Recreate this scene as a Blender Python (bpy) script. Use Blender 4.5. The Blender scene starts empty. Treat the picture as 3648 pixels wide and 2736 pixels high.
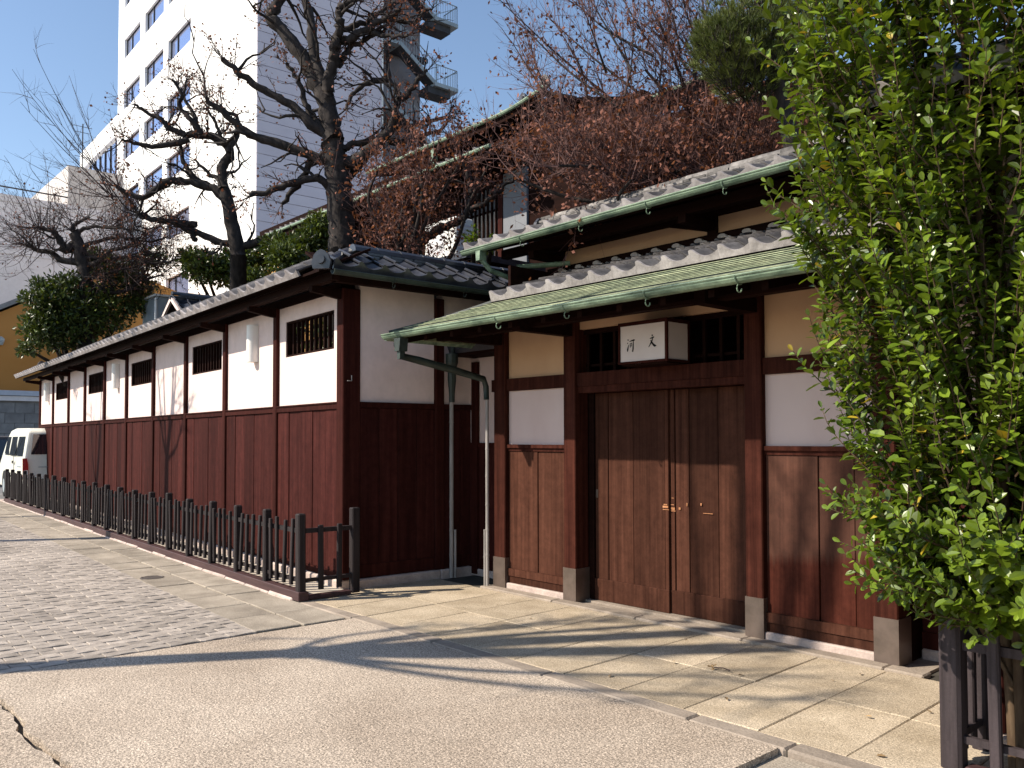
import bpy, math, random
import numpy as np
from mathutils import Vector, Matrix

random.seed(7)
np.random.seed(7)
R = math.radians
scene = bpy.context.scene
COL = scene.collection

# ------------------------------------------------------------------ camera
EYE = 1.6
YAW, PITCH, ROLL = R(48.1525), R(1.7469), R(-0.1296)
FPX, PX, PY = 2988.14, 1824.0, 1470.72          # focal length and principal point, in pixels of a 3648 px wide frame
FWD = np.array([-math.sin(YAW)*math.cos(PITCH), math.cos(YAW)*math.cos(PITCH), math.sin(PITCH)])
_r = np.array([math.cos(YAW), math.sin(YAW), 0.0]); _u = np.cross(_r, FWD)
RIGHT = _r*math.cos(ROLL)+_u*math.sin(ROLL); UP = -_r*math.sin(ROLL)+_u*math.cos(ROLL)
cam_d = bpy.data.cameras.new('camera'); cam = bpy.data.objects.new('camera', cam_d); COL.objects.link(cam)
cam_d.sensor_width = 36.0; cam_d.lens = 36.0*FPX/3648.0; cam_d.shift_y = (PY-1368.0)/3648.0
cam_d.clip_start = 0.05; cam_d.clip_end = 2000.0
cam.matrix_world = Matrix(((RIGHT[0], UP[0], -FWD[0], 0), (RIGHT[1], UP[1], -FWD[1], 0), (RIGHT[2], UP[2], -FWD[2], EYE), (0, 0, 0, 1)))
scene.camera = cam

# ------------------------------------------------------------------ light
SUN_EL, SUN_AZ = R(38.8), R(61.0)               # light travels towards (cos az, sin az)
w = bpy.data.worlds.new('World'); scene.world = w; w.use_nodes = True
nt = w.node_tree; bg = nt.nodes['Background']
sky = nt.nodes.new('ShaderNodeTexSky'); sky.sky_type = 'NISHITA'; sky.sun_disc = False
sky.sun_elevation = SUN_EL; sky.sun_rotation = R(209.0); sky.air_density = 1.0; sky.dust_density = 0.35; sky.ozone_density = 1.0
nt.links.new(sky.outputs[0], bg.inputs[0]); bg.inputs[1].default_value = 0.107
sun_d = bpy.data.lights.new('sun', 'SUN'); sun_d.energy = 4.3; sun_d.angle = R(0.6); sun_d.color = (1.0, 0.90, 0.76)
sun = bpy.data.objects.new('sun', sun_d); COL.objects.link(sun); sun.location = (-20, -30, 30)
LDIR = Vector((math.cos(SUN_AZ)*math.cos(SUN_EL), math.sin(SUN_AZ)*math.cos(SUN_EL), -math.sin(SUN_EL)))
sun.rotation_euler = LDIR.to_track_quat('-Z', 'Y').to_euler()
vs = scene.view_settings; vs.view_transform = 'Standard'; vs.look = 'None'; vs.exposure = 0.85; vs.gamma = 1.0; vs.use_curve_mapping = False
scene.cycles.max_bounces = 6; scene.cycles.diffuse_bounces = 3; scene.cycles.transparent_max_bounces = 8
scene.cycles.use_denoising = True

# ------------------------------------------------------------------ helpers
def ray(x, y): return RIGHT*(x-PX)/FPX - UP*(y-PY)/FPX + FWD
EYEP = np.array([0, 0, EYE])
def at(x, y, d): return Vector(EYEP+ray(x, y)*d)                       # a point at forward distance d
def onz(x, y, z=0.0):
    d = ray(x, y); return Vector(EYEP+d*((z-EYE)/d[2]))
def ony(x, y, Y):
    d = ray(x, y); return Vector(EYEP+d*(Y/d[1]))
def onx(x, y, X):
    d = ray(x, y); return Vector(EYEP+d*(X/d[0]))
CR = {'d': (0, 0, 3648/2212), 'n': (0, 0, 1.0), 'c1': (0, 0, 1/1.819), 'c2': (1216, 0, 1/1.819), 't': (1150, 0, 1/2.765),
      'k': (0, 500, 1/2.766), 'm': (1800, 0, 1/2.458), 'h': (1000, 500, 1/2.212)}
def px(c, x, y):
    a, b, s = CR[c]; return a+x*s, b+y*s

class MB:
    def __init__(s): s.v = []; s.f = []
    def add(s, vs, fs):
        n = len(s.v); s.v += [tuple(p) for p in vs]; s.f += [tuple(i+n for i in f) for f in fs]; return s
    def box(s, x0, x1, y0, y1, z0, z1):
        return s.add([(x0, y0, z0), (x1, y0, z0), (x1, y1, z0), (x0, y1, z0), (x0, y0, z1), (x1, y0, z1), (x1, y1, z1), (x0, y1, z1)],
                     [(0, 3, 2, 1), (4, 5, 6, 7), (0, 1, 5, 4), (1, 2, 6, 5), (2, 3, 7, 6), (3, 0, 4, 7)])
    def cbox(s, x0, x1, y0, y1, z0, z1, b=.006):                       # box with chamfered upright edges and top
        o = [(x0+b, y0), (x1-b, y0), (x1, y0+b), (x1, y1-b), (x1-b, y1), (x0+b, y1), (x0, y1-b), (x0, y0+b)]
        i = [(max(x0+b, min(x1-b, p[0])), max(y0+b, min(y1-b, p[1]))) for p in o]
        vs = [(p[0], p[1], z0) for p in o]+[(p[0], p[1], z1-b) for p in o]+[(p[0], p[1], z1) for p in i]
        fs = [tuple(range(7, -1, -1)), tuple(range(16, 24))]
        for k in range(8):
            j = (k+1) % 8; fs += [(k, j, 8+j, 8+k), (8+k, 8+j, 16+j, 16+k)]
        return s.add(vs, fs)
    def ext(s, pts, vec):                                              # polygon swept along a vector
        n = len(pts); vec = Vector(vec); vs = [Vector(p) for p in pts]+[Vector(p)+vec for p in pts]
        fs = [tuple(range(n-1, -1, -1)), tuple(range(n, 2*n))]+[(k, (k+1) % n, n+(k+1) % n, n+k) for k in range(n)]
        return s.add(vs, fs)
    def quad(s, a, b, c, d): return s.add([a, b, c, d], [(0, 1, 2, 3)])
    def tube(s, pts, rad, n=6, cap=True):
        pts = [Vector(p) for p in pts]
        if not hasattr(rad, '__len__'): rad = [rad]*len(pts)
        vs = []; fs = []; ref = None
        for i, p in enumerate(pts):
            t = (pts[min(i+1, len(pts)-1)]-pts[max(i-1, 0)])
            t = t.normalized() if t.length > 1e-9 else Vector((0, 0, 1))
            if ref is None: ref = Vector((0, 0, 1)) if abs(t.z) < .8 else Vector((1, 0, 0))
            a = t.cross(ref)
            if a.length < 1e-4: a = t.cross(Vector((.3, .5, .8)))
            a.normalize(); b = t.cross(a); ref = a.cross(t)*-1 if False else ref
            for k in range(n):
                q = 2*math.pi*k/n; vs.append(p+(a*math.cos(q)+b*math.sin(q))*rad[i])
        for i in range(len(pts)-1):
            for k in range(n):
                j = (k+1) % n; fs.append((i*n+k, i*n+j, (i+1)*n+j, (i+1)*n+k))
        if cap: fs += [tuple(range(n)), tuple(range(len(pts)*n-1, (len(pts)-1)*n-1, -1))]
        return s.add(vs, fs)
    def lathe(s, c, prof, n=12):                                       # prof: (radius, z)
        m = len(prof); vs = []; fs = []
        for r, z in prof:
            for k in range(n): q = 2*math.pi*k/n; vs.append((c[0]+r*math.cos(q), c[1]+r*math.sin(q), c[2]+z))
        for i in range(m-1):
            for k in range(n): j = (k+1) % n; fs.append((i*n+k, i*n+j, (i+1)*n+j, (i+1)*n+k))
        fs += [tuple(range(n-1, -1, -1)), tuple(range((m-1)*n, m*n))]
        return s.add(vs, fs)
    def mesh(s, name, mat, smooth=False, mats=None):
        me = bpy.data.meshes.new(name); me.from_pydata(s.v, [], s.f)
        if mat: me.materials.append(mat)
        if smooth: me.polygons.foreach_set('use_smooth', [True]*len(me.polygons))
        me.update(); return me
    def build(s, name, mat, parent=None, smooth=False, off=None, kind=None):
        if off is not None: s.v = [(p[0]-off[0], p[1]-off[1], p[2]-off[2]) for p in s.v]
        o = bpy.data.objects.new(name, s.mesh(name, mat, smooth)); COL.objects.link(o); o.parent = parent
        if kind: o['kind'] = kind
        return o
def piece(name, me, parent, loc=(0, 0, 0), rot=None, mat=None):
    o = bpy.data.objects.new(name, me); COL.objects.link(o); o.parent = parent
    if mat is not None: o.matrix_local = mat
    else:
        o.location = loc
        if rot: o.rotation_euler = rot
    return o
def tag(o, label, cat, group=None, kind=None):
    o['label'] = label; o['category'] = cat
    if group: o['group'] = group
    if kind: o['kind'] = kind
    return o
def thing(name, label, cat, loc=(0, 0, 0), rz=0.0, group=None):
    o = bpy.data.objects.new(name, None); COL.objects.link(o); o.location = loc; o.rotation_euler = (0, 0, rz)
    o.empty_display_size = .3
    return tag(o, label, cat, group)
def struct(name, mb, mat, label=None):
    o = mb.build(name, mat); o['kind'] = 'structure'
    if label: o['label'] = label
    return o
def basis(U, V, N, O): return Matrix(((U[0], V[0], N[0], O[0]), (U[1], V[1], N[1], O[1]), (U[2], V[2], N[2], O[2]), (0, 0, 0, 1)))

# ------------------------------------------------------------------ materials
def mat(name, col, rough=.7, var=.25, scale=(6, 6, 6), bump=0.0, bscale=None, spec=.3, metal=0.0, col2=None, detail=6, rnd=.12, coord='Object',
        thr=(.35, .65), fine=None, trans=0.0, island=False, grit=None):
    m = bpy.data.materials.new(name); m.use_nodes = True; nt = m.node_tree; N = nt.nodes; Lk = nt.links; p = N['Principled BSDF']
    p.inputs['Roughness'].default_value = rough; p.inputs['Specular IOR Level'].default_value = spec; p.inputs['Metallic'].default_value = metal
    tc = N.new('ShaderNodeTexCoord'); mp = N.new('ShaderNodeMapping'); mp.inputs['Scale'].default_value = scale
    oi = N.new('ShaderNodeObjectInfo')
    Lk.new(tc.outputs[coord], mp.inputs['Vector'])
    if coord == 'Object':
        cx = N.new('ShaderNodeCombineXYZ'); ml = N.new('ShaderNodeMath'); ml.operation = 'MULTIPLY'; ml.inputs[1].default_value = 37.0
        Lk.new(oi.outputs['Random'], ml.inputs[0])
        for k in range(3): Lk.new(ml.outputs[0], cx.inputs[k])
        Lk.new(cx.outputs[0], mp.inputs['Location'])
    nz = N.new('ShaderNodeTexNoise'); nz.inputs['Scale'].default_value = 1.0; nz.inputs['Detail'].default_value = detail; nz.inputs['Roughness'].default_value = .62
    Lk.new(mp.outputs[0], nz.inputs['Vector'])
    rp = N.new('ShaderNodeValToRGB'); rp.color_ramp.elements[0].position = thr[0]; rp.color_ramp.elements[1].position = thr[1]
    c = np.array(col); d = np.array(col2) if col2 is not None else np.minimum(c*(1+var), 1)
    e = c if col2 is not None else c*(1-var)
    rp.color_ramp.elements[0].color = (*e, 1); rp.color_ramp.elements[1].color = (*d, 1)
    Lk.new(nz.outputs[0], rp.inputs[0]); out = rp.outputs[0]
    if fine:                                                           # fine speckle: (scale, amount)
        vz = N.new('ShaderNodeTexNoise'); vz.inputs['Scale'].default_value = fine[0]; vz.inputs['Detail'].default_value = 3; vz.inputs['Roughness'].default_value = .8
        Lk.new(tc.outputs[coord], vz.inputs['Vector'])
        mr = N.new('ShaderNodeMapRange'); mr.inputs[1].default_value = .3; mr.inputs[2].default_value = .7; mr.inputs[3].default_value = 1-fine[1]; mr.inputs[4].default_value = 1+fine[1]
        Lk.new(vz.outputs[0], mr.inputs[0])
        mx = N.new('ShaderNodeVectorMath'); mx.operation = 'SCALE'; Lk.new(out, mx.inputs[0]); Lk.new(mr.outputs[0], mx.inputs['Scale']); out = mx.outputs[0]
    if grit:                                                           # dark and light specks
        vz = N.new('ShaderNodeTexVoronoi'); vz.inputs['Scale'].default_value = grit[0]; Lk.new(tc.outputs[coord], vz.inputs['Vector'])
        mr = N.new('ShaderNodeMapRange'); mr.inputs[3].default_value = 1-grit[1]; mr.inputs[4].default_value = 1+grit[1]
        sx = N.new('ShaderNodeSeparateColor'); Lk.new(vz.outputs['Color'], sx.inputs[0]); Lk.new(sx.outputs[0], mr.inputs[0])
        mx = N.new('ShaderNodeVectorMath'); mx.operation = 'SCALE'; Lk.new(out, mx.inputs[0]); Lk.new(mr.outputs[0], mx.inputs['Scale']); out = mx.outputs[0]
    if rnd:
        r0 = oi.outputs['Random']
        if island:
            ge = N.new('ShaderNodeNewGeometry'); ad = N.new('ShaderNodeMath'); ad.operation = 'ADD'; fr = N.new('ShaderNodeMath'); fr.operation = 'FRACT'
            Lk.new(ge.outputs['Random Per Island'], ad.inputs[0]); Lk.new(r0, ad.inputs[1]); Lk.new(ad.outputs[0], fr.inputs[0]); r0 = fr.outputs[0]
        mr = N.new('ShaderNodeMapRange'); mr.inputs[3].default_value = 1-rnd; mr.inputs[4].default_value = 1+rnd
        Lk.new(r0, mr.inputs[0]); mx = N.new('ShaderNodeVectorMath'); mx.operation = 'SCALE'
        Lk.new(out, mx.inputs[0]); Lk.new(mr.outputs[0], mx.inputs['Scale']); out = mx.outputs[0]
    Lk.new(out, p.inputs['Base Color'])
    if bump:
        bz = N.new('ShaderNodeTexNoise'); bz.inputs['Scale'].default_value = 1.0 if not bscale else bscale; bz.inputs['Detail'].default_value = 4
        Lk.new(mp.outputs[0] if not bscale else tc.outputs[coord], bz.inputs['Vector'])
        bp = N.new('ShaderNodeBump'); bp.inputs['Strength'].default_value = bump; bp.inputs['Distance'].default_value = .01
        Lk.new(bz.outputs[0], bp.inputs['Height']); Lk.new(bp.outputs[0], p.inputs['Normal'])
    if trans:
        tr = N.new('ShaderNodeBsdfTranslucent'); ms = N.new('ShaderNodeMixShader'); ms.inputs[0].default_value = trans
        sc = N.new('ShaderNodeVectorMath'); sc.operation = 'MULTIPLY'; sc.inputs[1].default_value = (1.6, 1.5, .7)
        Lk.new(out, sc.inputs[0]); Lk.new(sc.outputs[0], tr.inputs[0]); Lk.new(p.outputs[0], ms.inputs[1]); Lk.new(tr.outputs[0], ms.inputs[2])
        Lk.new(ms.outputs[0], N['Material Output'].inputs[0])
    return m
M = {}
M['wood'] = mat('red brown stained boards', (.027, .0068, .0056), .72, scale=(16, 16, .7), col2=(.060, .0165, .0135), bump=.35, rnd=.3, thr=(.3, .72), spec=.05, fine=(9, .22))
M['post'] = mat('red brown stained posts', (.025, .0062, .0048), .72, scale=(16, 16, .8), col2=(.046, .0122, .0092), bump=.3, rnd=.16, spec=.05, fine=(9, .15))
M['beam'] = mat('dark stained beams', (.010, .004, .003), .75, scale=(.8, 14, 14), col2=(.019, .0072, .0052), bump=.2, rnd=.15, spec=.04)
M['gwood'] = mat('weathered gate boards', (.033, .0122, .0076), .72, scale=(26, 26, .6), col2=(.080, .0325, .0205), bump=.45, rnd=.26, thr=(.28, .74), fine=(11, .2), spec=.05)
M['gpost'] = mat('gate posts', (.027, .0076, .005), .72, scale=(24, 24, .6), col2=(.058, .0175, .0115), bump=.4, rnd=.14, spec=.05, fine=(10, .2))
M['fence'] = mat('weathered dark fence timber', (.011, .0075, .008), .75, scale=(30, 30, 2), col2=(.026, .018, .0185), bump=.4, rnd=.18, fine=(90, .15))
M['frail'] = mat('painted brown fence sill', (.04, .019, .020), .6, scale=(2, 20, 20), col2=(.065, .033, .033), bump=.2)
M['plaster'] = mat('white plaster', (.68, .54, .50), .9, scale=(1.2, 1.2, .7), col2=(.74, .61, .57), bump=.05, bscale=90, rnd=.03, spec=.15, fine=(4, .07))
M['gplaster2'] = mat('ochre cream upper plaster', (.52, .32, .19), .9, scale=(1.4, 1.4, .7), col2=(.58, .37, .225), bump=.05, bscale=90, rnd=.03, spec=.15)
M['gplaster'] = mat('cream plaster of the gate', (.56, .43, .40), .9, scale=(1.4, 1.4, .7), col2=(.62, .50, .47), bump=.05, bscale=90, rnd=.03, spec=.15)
M['ochre'] = mat('ochre plaster', (.55, .29, .10), .9, scale=(1, 1, 1), col2=(.62, .35, .13), spec=.1)
M['stone'] = mat('pale base stone', (.34, .27, .24), .85, scale=(5, 5, 5), col2=(.52, .42, .37), bump=.5, bscale=40, rnd=.1, fine=(50, .12))
M['tile'] = mat('smoked clay roof tile', (.055, .05, .05), .5, scale=(7, 7, 7), col2=(.15, .14, .138), rnd=.3, spec=.5, thr=(.35, .75), bump=.15, bscale=60, fine=(25, .12))
M['tiled'] = mat('dark smoked roof tile', (.022, .023, .030), .3, scale=(6, 6, 6), col2=(.055, .056, .066), rnd=.22, spec=.7, thr=(.35, .75))
M['copper'] = mat('verdigris copper', (.13, .165, .105), .65, scale=(2.2, 6, 6), col2=(.34, .37, .235), rnd=.22, thr=(.32, .62), fine=(14, .35), spec=.2)
M['gutter'] = mat('verdigris gutter', (.04, .075, .05), .5, scale=(3.5, 12, 12), col2=(.21, .29, .195), rnd=.05, thr=(.32, .58), fine=(60, .2), spec=.5)
M['pipe'] = mat('dark patinated pipe', (.016, .022, .019), .5, scale=(8, 8, 8), col2=(.036, .05, .042), spec=.4)
M['bamboo'] = mat('dry bamboo', (.22, .20, .185), .5, scale=(20, 20, 3), col2=(.36, .33, .31), rnd=.1, spec=.4)
M['brass'] = mat('dull bronze sheathing', (.11, .085, .07), .42, scale=(5, 5, 5), col2=(.17, .13, .11), rnd=.12, metal=.55, spec=.5)
M['black'] = mat('black iron', (.012, .012, .013), .5, rnd=0)
M['ink'] = mat('black brush ink', (.008, .007, .008), .8, rnd=0)
M['paper'] = mat('translucent lantern paper', (.62, .55, .53), .8, scale=(3, 3, 3), col2=(.68, .61, .59), rnd=0)
M['lampw'] = mat('white acrylic lamp', (.78, .76, .73), .35, rnd=.03, var=.04, spec=.5)
M['agg'] = mat('exposed aggregate concrete', (.35, .285, .225), .9, scale=(.8, .8, .8), col2=(.47, .395, .32), rnd=0, bump=.7, bscale=75, fine=(70, .6), spec=.15, grit=(170, .5))
M['slab'] = mat('washed paving slab', (.34, .275, .195), .88, scale=(2.2, 2.2, 2.2), col2=(.47, .39, .29), rnd=.12, bump=.4, bscale=100, fine=(90, .35), spec=.15, grit=(200, .35))
M['kerb'] = mat('pinkish kerb concrete', (.23, .19, .155), .9, scale=(4, 4, 4), col2=(.33, .275, .225), rnd=.08, bump=.4, bscale=60, fine=(60, .16), spec=.2)
M['brick'] = mat('grey interlocking paver', (.27, .235, .205), .9, scale=(8, 8, 8), col2=(.40, .35, .305), rnd=.2, bump=.4, bscale=90, fine=(90, .3), spec=.2)
M['walk'] = mat('worn concrete flag', (.24, .205, .165), .9, scale=(3, 3, 3), col2=(.37, .32, .26), rnd=.14, bump=.5, bscale=90, fine=(80, .4), spec=.2)
M['joint'] = mat('joint sand', (.045, .04, .033), .95, scale=(10, 10, 10), col2=(.09, .08, .065), rnd=0, coord='Generated')
M['ground'] = mat('street asphalt', (.13, .125, .125), .9, scale=(1.5, 1.5, 1.5), col2=(.2, .195, .19), rnd=0, bump=.4, bscale=60, fine=(60, .25))
M['soil'] = mat('garden soil', (.06, .045, .03), .95, scale=(5, 5, 5), col2=(.11, .08, .05), rnd=0)
M['strip'] = mat('pale bed concrete', (.42, .37, .31), .9, scale=(3, 3, 3), col2=(.52, .46, .38), rnd=0, fine=(40, .15))
M['bark'] = mat('grey brown bark', (.014, .011, .0105), .9, scale=(16, 16, 7), col2=(.05, .04, .036), rnd=.1, bump=1.0, coord='Object', thr=(.35, .7))
M['twig'] = mat('fine twigs', (.035, .021, .020), .85, scale=(5, 5, 5), col2=(.07, .045, .042), rnd=.1)
M['mtwig'] = mat('reddish maple twigs', (.065, .03, .028), .85, scale=(3, 3, 3), col2=(.12, .065, .058), rnd=.1)
M['mleaf'] = mat('withered maple leaf', (.10, .036, .026), .75, var=.4, scale=(1.5, 1.5, 1.5), col2=(.21, .085, .055), rnd=.6, trans=.2, island=True)
M['bleaf'] = mat('glossy broad leaf', (.05, .088, .007), .33, scale=(3, 3, 3), col2=(.13, .185, .015), rnd=.6, trans=.22, island=True, spec=.5)
M['bleafy'] = mat('yellowing broad leaf', (.30, .22, .02), .3, scale=(3, 3, 3), col2=(.36, .27, .03), rnd=.3, trans=.25, island=True, spec=.5)
M['gleaf'] = mat('evergreen leaf', (.028, .046, .009), .4, scale=(1, 1, 1), col2=(.085, .115, .018), rnd=.55, trans=.15, island=True, spec=.5)
M['needle'] = mat('pine needle', (.05, .07, .016), .55, scale=(2, 2, 2), col2=(.16, .185, .045), rnd=.7, trans=.1, island=True)
M['litter'] = mat('fallen dry leaf', (.14, .085, .04), .8, rnd=.4, scale=(5, 5, 5), col2=(.30, .2, .1))
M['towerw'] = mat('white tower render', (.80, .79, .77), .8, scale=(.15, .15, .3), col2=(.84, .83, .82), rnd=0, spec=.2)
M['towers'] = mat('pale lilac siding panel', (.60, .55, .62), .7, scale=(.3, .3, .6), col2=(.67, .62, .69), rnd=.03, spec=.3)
M['conc'] = mat('grey concrete wall', (.60, .58, .60), .85, scale=(.25, .25, .5), col2=(.68, .66, .68), rnd=.03, fine=(3, .05))
M['conc2'] = mat('beige concrete wall', (.5, .47, .45), .85, scale=(.3, .3, .5), col2=(.5, .47, .45), rnd=.03)
M['block'] = mat('dark grey block', (.15, .15, .155), .9, scale=(2, 2, 2), col2=(.22, .22, .225), rnd=.1)
M['steel'] = mat('galvanised steel', (.26, .30, .33), .5, scale=(3, 3, 3), col2=(.34, .385, .41), metal=.2, rnd=.05)
M['steeld'] = mat('dark stair underside', (.03, .03, .036), .7, scale=(3, 3, 3), col2=(.05, .05, .058), rnd=.1)
M['paint'] = mat('cream van paint', (.74, .74, .66), .3, var=.03, rnd=0, spec=.5)
M['white'] = mat('white enamel casing', (.74, .73, .70), .4, var=.04, rnd=.03)
M['rubber'] = mat('tyre rubber', (.014, .014, .014), .8, rnd=0)
M['red'] = mat('red lamp lens', (.35, .012, .01), .25, var=.1, rnd=0, spec=.6)
M['shoji'] = mat('shoji paper', (.62, .55, .47), .9, var=.05, rnd=.03)
M['orange'] = mat('ochre orange wall', (.36, .165, .045), .85, scale=(.3, .3, .3), col2=(.42, .2, .06), rnd=0, spec=.15)
M['blueband'] = mat('pale blue fascia', (.38, .42, .5), .6, var=.05, rnd=0)
M['iron'] = mat('cast iron cover', (.07, .06, .055), .6, scale=(20, 20, 20), col2=(.12, .10, .09), rnd=0, metal=.3)
def glass(name, col, rough=.05):
    m = bpy.data.materials.new(name); m.use_nodes = True; p = m.node_tree.nodes['Principled BSDF']
    p.inputs['Base Color'].default_value = (*col, 1); p.inputs['Roughness'].default_value = rough; p.inputs['Specular IOR Level'].default_value = .9
    p.inputs['Metallic'].default_value = .0; p.inputs['Coat Weight'].default_value = .6; p.inputs['Coat Roughness'].default_value = .03
    return m
M['glass'] = glass('sky blue window glass', (.42, .48, .72), .08)
M['glass'].node_tree.nodes['Principled BSDF'].inputs['Metallic'].default_value = .85; M['cglass'] = glass('dark car glass', (.012, .016, .022))

M['lip'] = mat('weathered pale tile edge', (.20, .18, .178), .7, scale=(9, 9, 9), col2=(.36, .33, .325), rnd=.16, fine=(40, .15), spec=.25)
M['mendo'] = mat('pale plaster fillet', (.42, .36, .33), .9, scale=(8, 8, 8), col2=(.5, .44, .4), rnd=.1, spec=.1)
M['bare'] = mat('bare scuffed wood', (.30, .13, .06), .8, scale=(30, 30, 30), col2=(.42, .2, .1), rnd=.2, spec=.1)
def faded(name, base):                                                 # boards bleached above a ragged tide line
    m = mat(name, (.033, .0084, .0055), .72, scale=(24, 24, .6), col2=(.068, .0195, .0122), bump=.45, rnd=.14, thr=(.3, .72), fine=(10, .2), spec=.05)
    nt = m.node_tree; N = nt.nodes; L = nt.links; p = N['Principled BSDF']; src = p.inputs['Base Color'].links[0].from_socket
    tc = [n for n in N if n.type == 'TEX_COORD'][0]; sp = N.new('ShaderNodeSeparateXYZ'); L.new(tc.outputs['Object'], sp.inputs[0])
    mp = N.new('ShaderNodeMapping'); mp.inputs['Scale'].default_value = (60, 60, 3); L.new(tc.outputs['Object'], mp.inputs[0]); nz = N.new('ShaderNodeTexNoise'); nz.inputs['Scale'].default_value = 1; L.new(mp.outputs[0], nz.inputs[0])
    def mth(op, a, b):
        n = N.new('ShaderNodeMath'); n.operation = op
        for k, v in enumerate((a, b)):
            if isinstance(v, (int, float)): n.inputs[k].default_value = v
            else: L.new(v, n.inputs[k])
        return n.outputs[0]
    h = mth('ADD', mth('SUBTRACT', sp.outputs[2], mth('MULTIPLY', sp.outputs[0], .11)), mth('MULTIPLY', mth('SUBTRACT', nz.outputs[0], .5), .12))
    mr = N.new('ShaderNodeMapRange'); mr.inputs[1].default_value = .47; mr.inputs[2].default_value = .56; L.new(h, mr.inputs[0])
    mx = N.new('ShaderNodeMix'); mx.data_type = 'RGBA'; L.new(mr.outputs[0], mx.inputs[0]); L.new(src, mx.inputs[6])
    sc = N.new('ShaderNodeVectorMath'); sc.operation = 'MULTIPLY_ADD'; sc.inputs[1].default_value = (1.1, 1.5, 1.6); sc.inputs[2].default_value = (.016, .012, .009); L.new(src, sc.inputs[0]); L.new(sc.outputs[0], mx.inputs[7])
    L.new(mx.outputs[2], p.inputs['Base Color']); return m
M['gwoodr'] = faded('bleached and red boards', None)
M['fence2'] = mat('sunbleached fence timber', (.026, .019, .021), .75, scale=(30, 30, 2), col2=(.055, .042, .046), bump=.4, rnd=.15, fine=(90, .15))
M['shade_panel'] = mat('grey blue panel', (.15, .16, .18), .7, scale=(1, 1, 1), col2=(.2, .21, .23), rnd=0)
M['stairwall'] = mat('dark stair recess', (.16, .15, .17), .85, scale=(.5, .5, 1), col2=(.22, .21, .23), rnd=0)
M['noshi'] = mat('weathered ridge course', (.075, .07, .068), .7, scale=(9, 9, 9), col2=(.22, .205, .195), rnd=.45, fine=(40, .2), spec=.25)
M['stem'] = mat('pale brown shoots', (.055, .034, .02), .7, scale=(20, 20, 5), col2=(.125, .085, .052), rnd=.1, spec=.2)

# ------------------------------------------------------------------ ground, street and paving
struct('ground', MB().quad((-400, -300, -.06), (300, -300, -.06), (300, 400, -.06), (-400, 400, -.06)), M['ground'], 'grey asphalt ground reaching to the horizon')
struct('garden_ground', MB().box(-40, 8, 7.4, 60, -.05, -.01), M['soil'], 'dark garden soil behind the walls')
# exposed aggregate apron with a ragged edge towards the street
def apron():
    mb = MB(); top = []; n = 46
    for i in range(n+1):
        x = -6.62+(4.27*i/n); top.append((x, 1.145+random.uniform(-.02, .02)-.02*math.sin(i*.5), 0.0))
    poly = top+[(-2.35, 3.945, 0), (-6.56, 3.945, 0)]
    mb.ext([(p[0], p[1], -.055) for p in poly], (0, 0, .055)); return mb
struct('apron', apron(), M['agg'], 'pale exposed aggregate driveway in front of the gate')
def street_edge():
    mb = MB(); top = []; n = 46
    for i in range(n+1):
        x = -6.62+(4.27*i/n); top.append((x, 1.10+random.uniform(-.02, .02)-.02*math.sin(i*.5), -.012))
    mb.ext([(-6.62, -6, -.05), (-2.35, -6, -.05)]+[(p[0], p[1], -.05) for p in reversed(top)], (0, 0, .044)); return mb
struct('crack_fill', MB().box(-6.6, -2.36, 1.0, 1.3, -.057, -.048), M['joint'], 'dark earth in the crack along the driveway edge')
struct('street', street_edge(), M['agg'], 'worn concrete street edge beyond the crack')
struct('channel', MB().box(-2.345, 6, -6, 3.945, -.058, -.035), M['walk'], 'worn concrete gutter channel beside the driveway')
# kerb
kr = struct('kerb', MB().box(-7.62, 6.0, 3.96, 4.08, -.055, -.012), M['joint'], 'kerb stones between the driveway and the forecourt slabs')
x = -7.6
for L in (1.02, 1.2, 1.25, 1.2, .62, .62, .6, 1.2, 1.2, 1.2, 1.2):
    mb = MB().cbox(-L/2+.004, L/2-.004, -.068, .068, -.05, .005, .012)
    piece('kerb_stone', mb.mesh('kerb_stone', M['kerb']), kr, (x+L/2, 4.018, random.uniform(-.003, .003)), (random.uniform(-.01, .01), 0, random.uniform(-.004, .004))); x += L
# forecourt slabs
fc = struct('forecourt', MB().box(-7.9, 2.2, 4.0, 6.4, -.055, -.014), M['joint'], 'jointed paving slabs in front of the gate')
def slab_mesh(nm, sx, sy, m, b=.006, h=.05):
    return MB().cbox(-sx/2, sx/2, -sy/2, sy/2, -h, 0, b).mesh(nm, m)
slabm = [slab_mesh('slab', .495, .806, M['slab']) for _ in range(3)]
slabn = [slab_mesh('slab', .495, .885, M['slab']) for _ in range(2)]
for i in range(-3, 16):
    xx = -5.80+.5*(i-1)+.0*i
    if xx > 1.9: continue
    a = .012
    piece('slab', random.choice(slabm), fc, (xx-.02, 4.493, random.uniform(-.002, .002)), (random.uniform(-.003, .003), random.uniform(-.003, .003), .03))
    piece('slab', random.choice(slabn), fc, (xx-.045, 5.346, random.uniform(-.002, .002)), (random.uniform(-.003, .003), random.uniform(-.003, .003), .03))
# sill stones the gate stands on
sl = struct('gate_sill', MB().box(-7.0, -2.4, 5.86, 6.45, -.05, .006), M['kerb'], 'stone sill course the gate posts stand on')
x = -6.98
for L in (1.1, 1.05, 1.08, 1.12, .62-.35):
    piece('sill_stone', MB().cbox(0, L-.006, 0, .14, -.05, .02, .01).mesh('sill_stone', M['kerb']), sl, (x, 5.775, 0)); x += L
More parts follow.
